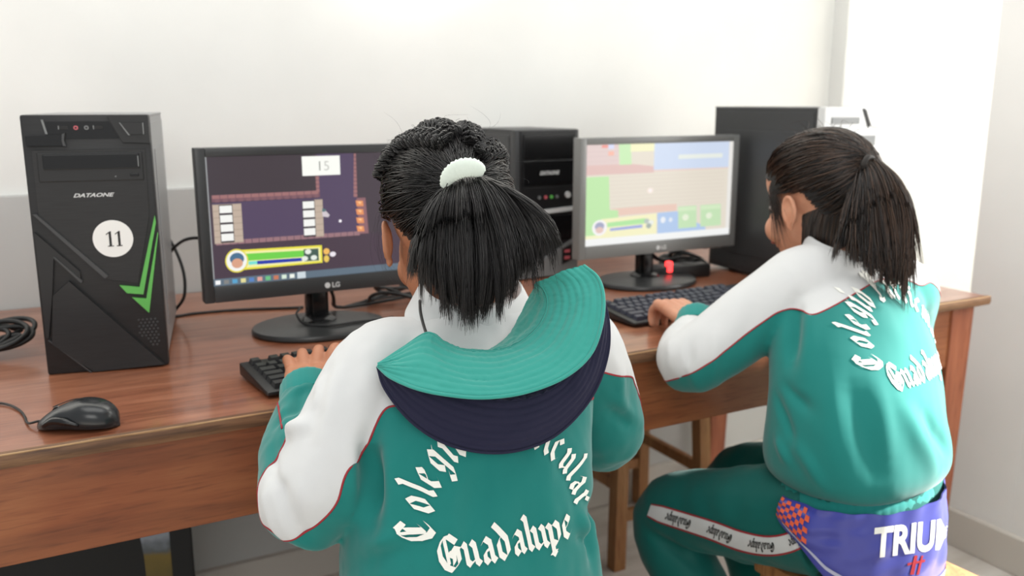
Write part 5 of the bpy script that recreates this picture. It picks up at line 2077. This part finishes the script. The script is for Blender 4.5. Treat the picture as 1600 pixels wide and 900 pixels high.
# ------------------------------------------------------------------ right-hand girl
def girl_two():
    az = R_(-7)
    f, r, u = vec(math.sin(az), math.cos(az), 0), vec(math.cos(az), -math.sin(az), 0), vec(0, 0, 1)
    base = vec(1.12, .88, 0)
    p = person('girl with brown ponytail and blue satin at the hips, seated at the bright screen', base)
    hc = vec(1.183, 1.086, .994)
    H = hframe(R_(-8), R_(-10))
    hp, T = head_parts(hc, H, 1.0)
    body = list(hp)
    c7 = vec(1.186, 1.030, .905)
    ls, le, lw = px(1250, 448, 1.46), px(1082, 560, 1.46), px(1088, 513, 1.535)
    rs, re, rw = vec(1.316, 1.008, .842), vec(1.372, 1.078, .722), vec(1.300, 1.235, .800)
    body.append(capsule([c7 + vec(0, .005, -.03), c7 + vec(0, .02, .02), T((0, -.005, -.05))], [.050, .042, .044], 16, 4))
    tors = [(vec(1.115, .895, .50), .125, .085), (vec(1.125, .915, .62), .115, .078), (vec(1.150, .960, .75), .125, .080), (vec(1.175, 1.005, .84), .125, .075), (vec(1.185, 1.022, .885), .085, .058)]
    body.append(loft(dense(tors, 4), r, f))
    body.append(capsule([ls + r * .02, (ls + le) / 2, le], [.040, .036, .033], 12, 4))
    body.append(capsule([le, (le + lw) / 2, lw], [.033, .030, .023], 12, 4))
    body.append(capsule([rs - r * .02, (rs + re) / 2, re], [.040, .036, .033], 12, 4))
    body.append(capsule([re, (re + rw) / 2, rw], [.033, .030, .023], 12, 4))
    lh, _ = hand_parts(lw + vec(.004, .026, .012), (.22, .94, .10), (0, .1, -1), (1, -.2, 0), 1.0, (1.0, .9, .85, .8), .9, .5)
    rh, _ = hand_parts(rw + vec(-.004, .022, -.002), (-.12, .95, -.13), (0, -.1, -1), (-1, -.1, 0), .92, (.6, .6, .55, .5), 1.0, .3)
    body += lh + rh
    lhip, rhip = vec(1.035, .925, .530), vec(1.190, .915, .530)
    lk_, la = px(1044, 806, 1.60), vec(1.00, 1.02, .10)
    rk_, ra = px(1150, 752, 1.74), vec(1.16, 1.05, .10)
    for h_, k_, a_ in ((lhip, lk_, la), (rhip, rk_, ra)):
        body.append(capsule([h_, (h_ + k_) / 2, k_], [.062, .055, .043], 14, 4))
        body.append(capsule([k_, (k_ + a_) / 2, a_], [.042, .040, .027], 12, 4))
        body.append(capsule([a_ + vec(0, -.02, -.06), a_ + vec(0, .10, -.072)], [.024, .020], 10, 4))
    V, N, F = remesh(body, .0028, 5)
    build('body', (rel(p, V), F), 'skin2', p, smooth=True)
    face_details(T, H, p, 1.0, 'cap1')
    # jacket, bloused over its waistband
    sec = [(vec(1.108, .906, .586), .128, .100), (vec(1.108, .906, .600), .146, .116), (vec(1.108, .906, .630), .154, .123), (vec(1.112, .914, .69), .149, .116), (vec(1.130, .943, .76), .147, .108),
           (vec(1.156, .982, .82), .147, .100), (vec(1.176, 1.008, .862), .136, .090), (vec(1.186, 1.024, .892), .104, .072), (vec(1.188, 1.032, .914), .074, .058), (vec(1.189, 1.036, .926), .058, .052)]
    sec = dense(sec, 4)
    A = [ls + r * .05 + vec(0, 0, .006), ls, ls * .5 + le * .5 + vec(0, -.004, .0), le + vec(-.004, -.004, -.004), le * .45 + lw * .55 + vec(-.012, 0, -.004), lw]
    AR = [.060, .066, .060, .054, .046, .032]
    B_ = [rs - r * .06 + vec(0, 0, .004), rs, rs * .55 + re * .45 + vec(.006, -.008, .004), re + vec(.004, -.008, -.004), re * .5 + rw * .5 + vec(.012, 0, -.008), rw]
    V, N, F = remesh([loft(sec, r, f), tube_loft(A, AR), tube_loft(B_, [.056, .060, .058, .056, .050, .042])], .0042, 9)
    V = folds(V, N, [
        (ls + vec(-.02, -.06, -.03), ls + vec(-.01, -.03, -.12), .012, -.010), (vec(1.02, .86, .76), vec(1.00, .84, .64), .014, -.006), (vec(1.06, .84, .80), vec(1.04, .80, .66), .016, .005),
        (vec(1.21, .84, .72), vec(1.24, .80, .62), .020, -.004),
        (le + vec(.05, -.04, .03), le + vec(.03, -.05, -.04), .010, -.006), (le + vec(-.02, -.02, .05), le + vec(-.05, -.02, -.02), .008, .004), (le + vec(.02, .0, .05), le + vec(-.03, .03, .03), .008, -.005),
        (vec(.98, .88, .70), vec(1.03, .82, .64), .010, .005), (vec(.97, .91, .74), vec(1.02, .84, .68), .010, -.005)])
    V = folds_px(V, N, F, [(1246, 468, 1238, 565, .012, -.010), (1262, 480, 1256, 600, .016, .004), (1325, 590, 1372, 760, .022, -.005), (1405, 630, 1462, 740, .018, .005), (1440, 640, 1484, 715, .014, -.005),
        (1300, 560, 1310, 760, .024, .004), (1212, 615, 1240, 690, .008, -.005), (1195, 640, 1232, 725, .008, .005), (1225, 600, 1262, 640, .008, -.004), (1240, 690, 1290, 765, .010, .004), 
        (1080, 520, 1072, 600, .009, -.004), (1120, 515, 1110, 600, .010, .003), (1050, 530, 1046, 580, .008, .003), (1180, 470, 1150, 560, .016, -.003)])
    V = ripple(V, N, .0024, 18, 13.0, (1, 1, .6))
    qa, sa, wa = arm_field(V, A[1:], AR[1:])
    qb, sb, wb_ = arm_field(V, B_[1:], AR[1:])
    qt, xl, yl = torso_field(V, sec, r, f)
    seam = V[:, 2] - (.888 - .043 * (np.abs(xl) / .14) ** 2)
    d1 = unit(le - ls)
    e1 = vec(-.25, .25, .95)
    e1 = e1 - d1 * (e1 @ d1)
    th, _ = angle_off(wa, e1)
    lim = np.interp(sa, [0, 1, 2, 3, 4], [1.45, 1.50, 1.60, 1.75, 1.9])
    seam_a = (lim - th) * .055
    e2 = vec(.55, .45, .85)
    th2, _ = angle_off(wb_, e2)
    seam_b = (np.interp(sb, [0, .6, 3], [1.6, 1.2, 1.1]) - th2) * .055
    ia, ib = (qa < qt - .03) & (qa <= qb) & (xl < -.112), (qb < qt - .03) & (qb < qa) & (xl > .112)
    seam[ia] = seam_a[ia]
    seam[ib] = seam_b[ib]
    seam = np.where((V[:, 2] > .900) & ~ia & ~ib, np.abs(seam) + .01, seam)
    seam = relax(seam, F, len(V), 14)
    jk = clothing('jacket', V, F, 'jacket', p, seam)
    build('piping', piping(V, F, seam, p), 'piping', jk, smooth=True)
    bvh = BVHTree.FromPolygons([tuple(q) for q in V], F)
    cuff(p, [lw + unit(lw - le) * -.012, lw + unit(lw - le) * .012, lw + unit(lw - le) * .026], .036)
    cuff(p, [rw + unit(rw - re) * -.012, rw + unit(rw - re) * .012, rw + unit(rw - re) * .026], .038)
    collar(p, vec(1.188, 1.036, .905), r, f, .056, .050, .036, .010, .30)
    wbn = dense([(vec(1.108, .904, .556), .130, .100), (vec(1.108, .904, .565), .139, .108), (vec(1.108, .904, .582), .140, .109), (vec(1.108, .904, .600), .130, .102)], 4)
    v, fc = loft(wbn, r, f, 160)
    v = np.array(v)
    cx = vec(1.108, .904, 0)
    for i in range(len(v)):
        if (i % 160) % 3 == 0:
            d = (v[i] - cx) * vec(1, 1, 0)
            v[i] += d * .008
    build('waistband', (rel(p, v), fc), 'rib', p, smooth=True)
    o = vec(1.150, .83, .785) + r * .016
    up = unit(vec(0, .30, 1))
    g = arc_text('Colegio Particular', .0245, .004, .004, .082, .080, 187, -9, 0, .70)
    v_, f_ = project_text(g, o, r, up, f, bvh)
    build('lettering', (rel(p, np.array(v_)), f_), 'print', jk, label='white blackletter words Colegio Particular in an arc')
    g = line_text('Guadalupe', .0225, .002, -.032, R_(2), 0, .86)
    v_, f_ = project_text(g, o, r, up, f, bvh)
    build('lettering', (rel(p, np.array(v_)), f_), 'print', jk, label='white blackletter word Guadalupe')
    # trousers
    tp = [loft(dense([(vec(1.112, .895, .472), .128, .100), (vec(1.112, .900, .53), .148, .114), (vec(1.114, .902, .60), .138, .102)], 4), r, f)]
    for h_, k_, a_ in ((lhip, lk_, la), (rhip, rk_, ra)):
        tp.append(tube_loft([h_ - f * .03, h_ * .5 + k_ * .5 + vec(0, 0, .004), k_ + vec(0, .010, -.006), k_ * .55 + a_ * .45 + vec(0, -.01, 0), a_ + vec(0, 0, -.01)], [.092, .076, .058, .064, .066]))
    V2, N2, F2 = remesh(tp, .0045, 6)
    V2 = folds(V2, N2, [(px(1205, 770, 1.40), px(1215, 830, 1.40), .010, -.010), (px(1185, 775, 1.42), px(1195, 835, 1.42), .010, .007), (px(1225, 775, 1.38), px(1240, 830, 1.38), .009, .006),
                        (px(1020, 815, 1.56), px(1120, 870, 1.50), .010, .006), (px(1010, 830, 1.57), px(1100, 890, 1.52), .009, -.006), (px(1130, 860, 1.5), px(1230, 890, 1.42), .012, .006)])
    V2 = ripple(V2, N2, .0028, 26, 5.0)
    tr = clothing('trousers', V2, F2, 'trousers', p)
    tb_ = BVHTree.FromPolygons([tuple(q) for q in V2], F2)

    def cast(x, y, off):
        d = unit(px(x, y, 1) - CAMP)
        h, n_, i_, dist = tb_.ray_cast(Vector(CAMP), Vector(d), 4)
        if h is None:
            return None
        return np.array(h) - d * off

    mid = catmull(np.array([(1014, 797), (1040, 806), (1075, 817), (1115, 830), (1155, 845), (1195, 853), (1230, 849), (1262, 834)], float), 8)
    hw = np.interp(np.linspace(0, 1, len(mid)), [0, .1, .6, 1], [9, 12, 14, 14])
    tg = np.gradient(mid, axis=0)
    nr = np.stack([-tg[:, 1], tg[:, 0]], 1)
    nr /= np.linalg.norm(nr, axis=1)[:, None]

    def band(s0, s1, off, k=5):
        v, fc, ok = [], [], []
        for c, n_, h_ in zip(mid, nr, hw):
            for s in np.linspace(s0, s1, k):
                q = cast(*(c + n_ * h_ * s), off)
                ok.append(q is not None)
                v.append(q if q is not None else vec(0, 0, 0))
        for i in range(len(mid) - 1):
            for j in range(k - 1):
                q = (i * k + j, i * k + j + 1, (i + 1) * k + j + 1, (i + 1) * k + j)
                if all(ok[x] for x in q) and max(np.linalg.norm(v[q[0]] - v[q[2]]), np.linalg.norm(v[q[1]] - v[q[3]])) < .03:
                    fc.append(q)
        return rel(p, np.array(v)), fc
    build('side_stripe', band(-1, 1, .0014), 'whitecloth', tr, smooth=True)
    build('stripe_edge', band(-1.16, -.96, .0020, 3), 'piping', tr, smooth=True)
    build('stripe_edge', band(.96, 1.16, .0020, 3), 'piping', tr, smooth=True)
    gl, L = glyph_run('Guadalupe', 1.0)
    cum = np.concatenate([[0], np.cumsum(np.linalg.norm(np.diff(mid, axis=0), axis=1))])
    mv, mf = [], []
    for start in (26, 94, 162, 226):
        for x, wd, v, ff in gl:
            pts = []
            for a, b in v:
                s = start + 42 * (1 - (x + a) / L)              # the words stand upside down
                if s > cum[-1] - 3:
                    pts = []
                    break
                c = vec(np.interp(s, cum, mid[:, 0]), np.interp(s, cum, mid[:, 1]))
                n_ = vec(np.interp(s, cum, nr[:, 0]), np.interp(s, cum, nr[:, 1]))
                q = cast(*(c + n_ * (b - .5) * 9.5), .0024)
                if q is None:
                    pts = []
                    break
                pts.append(q)
            if pts:
                o_ = len(mv)
                mv += pts
                mf += [tuple(i + o_ for i in q) for q in ff]
    if mv:
        build('stripe_lettering', (rel(p, np.array(mv)), mf), 'ink', tr, kind='stuff')
    for a_ in (la, ra):
        m = remesh([capsule([a_ + vec(0, -.025, -.055), a_ + vec(0, .05, -.06), a_ + vec(0, .12, -.072)], [.036, .034, .026], 14, 4)], .004, 3)
        build('shoe', (rel(p, m[0]), m[2]), 'black', p, smooth=True)
    # blue satin shirt tail round the hips
    nu, nv = 120, 30
    th = np.linspace(R_(168), R_(352), nu)                        # left hip, round the back, to the right hip
    c0 = vec(1.102, .897, 0)
    zb = np.interp(th, [R_(168), R_(185), R_(205), R_(230), R_(260), R_(300), R_(352)], [.550, .528, .485, .448, .428, .424, .45])
    G = np.zeros((nu, nv, 3))
    for j in range(nv):
        s = j / (nv - 1)
        z = .585 * (1 - s) + zb * s
        k_ = 1.0 + .085 * np.sin(np.pi * np.clip(s * .62 + .05, 0, 1))
        a_, b_ = .149 * k_, .119 * k_
        rip = 1 + .014 * np.sin(th * 17 + 3 * s) * (1 - s) + .010 * np.sin(th * 9 + 5 * s + 1) + .02 * np.array([noise.noise((q * 4 + s * 3, s * 5, 2)) for q in th])
        G[:, j] = c0 + (np.cos(th) * a_ * rip)[:, None] * r + (np.sin(th) * b_ * rip)[:, None] * f
        G[:, j, 2] = z

    def patch(i0, i1, s0, s1, off, k=4):
        """strip lying on the satin between two relative heights"""
        C_ = vec(1.102, .897, .5)
        v, fc = [], []
        for i in range(i0, i1):
            for s in np.linspace(s0, s1, k):
                x = s * (nv - 1)
                j = int(min(x, nv - 2))
                q = G[i, j] * (1 - (x - j)) + G[i, j + 1] * (x - j)
                v.append(q + unit((q - C_) * vec(1, 1, 0)) * off)
        n_ = i1 - i0
        for i in range(n_ - 1):
            for j in range(k - 1):
                fc.append((i * k + j, i * k + j + 1, (i + 1) * k + j + 1, (i + 1) * k + j))
        return rel(p, np.array(v)), fc
    v, fc = [], []
    for s_, off in ((0, 0.0), (1, -.0016)):
        for i in range(nu):
            for j in range(nv):
                q = G[i, j]
                v.append(q + unit((q - c0) * vec(1, 1, 0)) * off)
    o_ = nu * nv
    for i in range(nu - 1):
        for j in range(nv - 1):
            a = i * nv + j
            fc.append((a, a + 1, a + nv + 1, a + nv))
            fc.append((o_ + a, o_ + a + nv, o_ + a + nv + 1, o_ + a + 1))
    for i in range(nu - 1):
        a = i * nv + nv - 1
        fc.append((a, a + o_, a + nv + o_, a + nv))
    for j in range(nv - 1):
        fc.append((j, j + o_, j + 1 + o_, j + 1))
        a = (nu - 1) * nv + j
        fc.append((a, a + 1, a + 1 + o_, a + o_))
    sh = build('satin_shirt', (rel(p, np.array(v)), fc), 'satin', p, smooth=True, angle=60, label='blue satin sports shirt showing below the jacket')
    build('shirt_trim', patch(4, nu, .80, .86, .0012), 'grey_trim', sh, smooth=True)
    v, fc = [], []
    for i in range(0, 16, 2):                                     # orange checks at the left side
        for j in range(7):
            if (i // 2 + j) % 2 == 0:
                a, b = patch(i, i + 3, .05 + j * .115, .05 + (j + 1) * .115, .0010, 2)
                o2 = len(v)
                v += list(a)
                fc += [tuple(x + o2 for x in q) for q in b]
    build('orange_checks', (np.array(v), fc), 'orange', sh, kind='stuff')
    sb_ = BVHTree.FromPolygons([tuple(q) for q in G.reshape(-1, 3)], [(i * nv + j, i * nv + j + 1, (i + 1) * nv + j + 1, (i + 1) * nv + j) for i in range(nu - 1) for j in range(nv - 1)])
    tv, tf = text_mesh('TRIUMPH', 1.0, .10, .035, .12)
    tv = (tv - tv.min(0)) / (tv[:, 1].max() - tv[:, 1].min())
    v_ = []
    for x, y in tv:                                              # laid on the satin, rising towards her right hip
        X_, Y_ = 1366 + 37 * x - 1.2 * x * x, 873 - 4.5 * x - 48 * y
        d = unit(px(X_, Y_, 1) - CAMP)
        h, n_, i_, _d = sb_.ray_cast(Vector(CAMP), Vector(d), 4)
        v_.append(None if h is None else np.array(h) - d * .0015)
    f_ = [q for q in tf if all(v_[i] is not None for i in q)]
    v_ = [q if q is not None else base for q in v_]
    build('shirt_lettering', (rel(p, np.array(v_)), f_), 'print', sh, label='white word TRIUMPH', kind='stuff')
    ev, ef = [], []
    for quad in ([(1422, 898), (1429, 868), (1434, 868), (1428, 898)], [(1432, 898), (1440, 868), (1443, 868), (1436, 898)], [(1418, 880), (1446, 874), (1445, 878), (1418, 884)]):
        pts = []
        for X_, Y_ in quad:
            d = unit(px(X_, Y_, 1) - CAMP)
            h = sb_.ray_cast(Vector(CAMP), Vector(d), 4)[0]
            if h is not None:
                pts.append(np.array(h) - d * .0016)
        if len(pts) == 4:
            ef.append(tuple(range(len(ev), len(ev) + 4)))
            ev += pts
    if ev:
        build('emblem', (rel(p, np.array(ev)), ef), 'piping', sh, label='small red mark on the satin')
    # hair
    v, fc = scalp_cap(hc, H, 1.0, .006, .60, .06)
    hair = build('hair', (rel(p, np.array(v)), fc), 'cap1', p, smooth=True)
    sk_c, sk_r = vec(0, -.012, .036), vec(.071, .088, .080)
    td = unit((.02, -.94, .30))
    S = scalp_strands(hc, H, td, 4600, 1.0, .014, 16, .58, .02, .0015)
    Vv, Ff, tn = strands(S, .00090, .0008, rng.random(len(S)) ** 2)
    fast_mesh('combed_hair', rel(p, Vv), Ff, 'hair2', hair, {'tone': tn})
    npz = []
    tie_l = vec(.0, -.100, .062)
    for k in range(1500):
        ph = R_(-115 + 230 * rng.random())
        z = -.040 - .050 * rng.random() * (.35 + .65 * math.cos(ph / 1.5))
        q = vec(.050 * math.sin(ph), -.010 - .050 * math.cos(ph), z) + rng.normal(size=3) * .0012
        q2 = vec(.066 * math.sin(ph), -.020 - .066 * math.cos(ph), -.015)
        q3 = vec(.060 * math.sin(ph), -.040 - .058 * math.cos(ph), .025)
        npz.append(bez([T(q)], [T(q2)], [T(q3)], [T(tie_l + rng.normal(size=3) * .006)], 14)[0])
    Vv, Ff, tn = strands(np.array(npz), .0010, .0008, rng.random(len(npz)) ** 2)
    fast_mesh('nape_hair', rel(p, Vv), Ff, 'hair2', hair, {'tone': tn})
    n = 3600
    a = np.clip(.5 + rng.normal(size=n) * .28, 0, 1)
    S = px_tail(a, [0, .3, .55, .75, 1], [(1346, 262), (1350, 256), (1356, 252), (1360, 250), (1366, 252)],
                [(1335, 280), (1352, 270), (1372, 258), (1390, 258), (1402, 266)],
                [(1318, 345), (1345, 355), (1390, 350), (1415, 335), (1436, 320)],
                [(1316, 398), (1360, 420), (1390, 438), (1408, 448), (1422, 428)], (1.425, 1.395, 1.380, 1.375), .034, 16)
    cl = np.array([noise.noise((x * 11, 8, 1)) for x in a])
    S += CR[None, None] * (cl * .008)[:, None, None] * np.linspace(0, 1, 16)[None, :, None]
    Vv, Ff, tn = strands(S, .00080, .0005, np.clip(rng.random(n) ** 2 + .35 * (a - .4), 0, 1))  # sunlight on the tail's right side put into the strand tone
    fast_mesh('ponytail', rel(p, Vv), Ff, 'hair2', hair, {'tone': tn})
    m = MB().tube(np.array([px(1347, 268, 1.415), px(1349, 256, 1.402), px(1356, 246, 1.402), px(1364, 246, 1.415)]), [.003, .0042, .0042, .003], 10, smooth=5)
    m.v = [tuple(q) for q in rel(p, np.array(m.v))]
    build('hair_elastic', m, 'darkelastic', p, smooth=True)
    # side fringe falling past the temple, loose wisps on the crown
    m = []
    def sk(d, lift):
        return hc + H @ (sk_c + unit(d) * (sk_r + lift))
    for k in range(260):
        j = rng.normal(size=3)
        s0 = sk(vec(-.18 - .25 * rng.random(), .62 + .1 * j[0], .80), .008)
        c1 = sk(vec(-.55 + .10 * j[0], .80 + .08 * j[1], .42), .012 + .004 * rng.random())
        c2 = sk(vec(-.86 + .06 * j[1], .56 + .08 * j[2], -.02), .012 + .004 * rng.random())
        e0 = T((-.070 + .003 * j[2], .034 + .010 * j[0], .004 - .020 * rng.random() - .075 * rng.random() ** 4))
        m.append(bez([s0], [c1], [c2], [e0], 14)[0])
    for k in range(34):
        d = unit(vec(rng.normal() * .5, .2 + rng.normal() * .5, 1))
        s0 = hc + H @ (sk_c + d * (sk_r + .013))
        nrm = unit(s0 - hc)
        m.append(bez([s0], [s0 + nrm * .004 + rng.normal(size=3) * .006], [s0 + nrm * .010 + rng.normal(size=3) * .010], [s0 + nrm * .012 + rng.normal(size=3) * .018], 14)[0])
    Vv, Ff, tn = strands(np.array(m), .00045, .0002, rng.random(len(m)) * .5)
    fast_mesh('loose_hair', rel(p, Vv), Ff, 'hair2', hair, {'tone': tn}, kind='stuff')


girl_two()
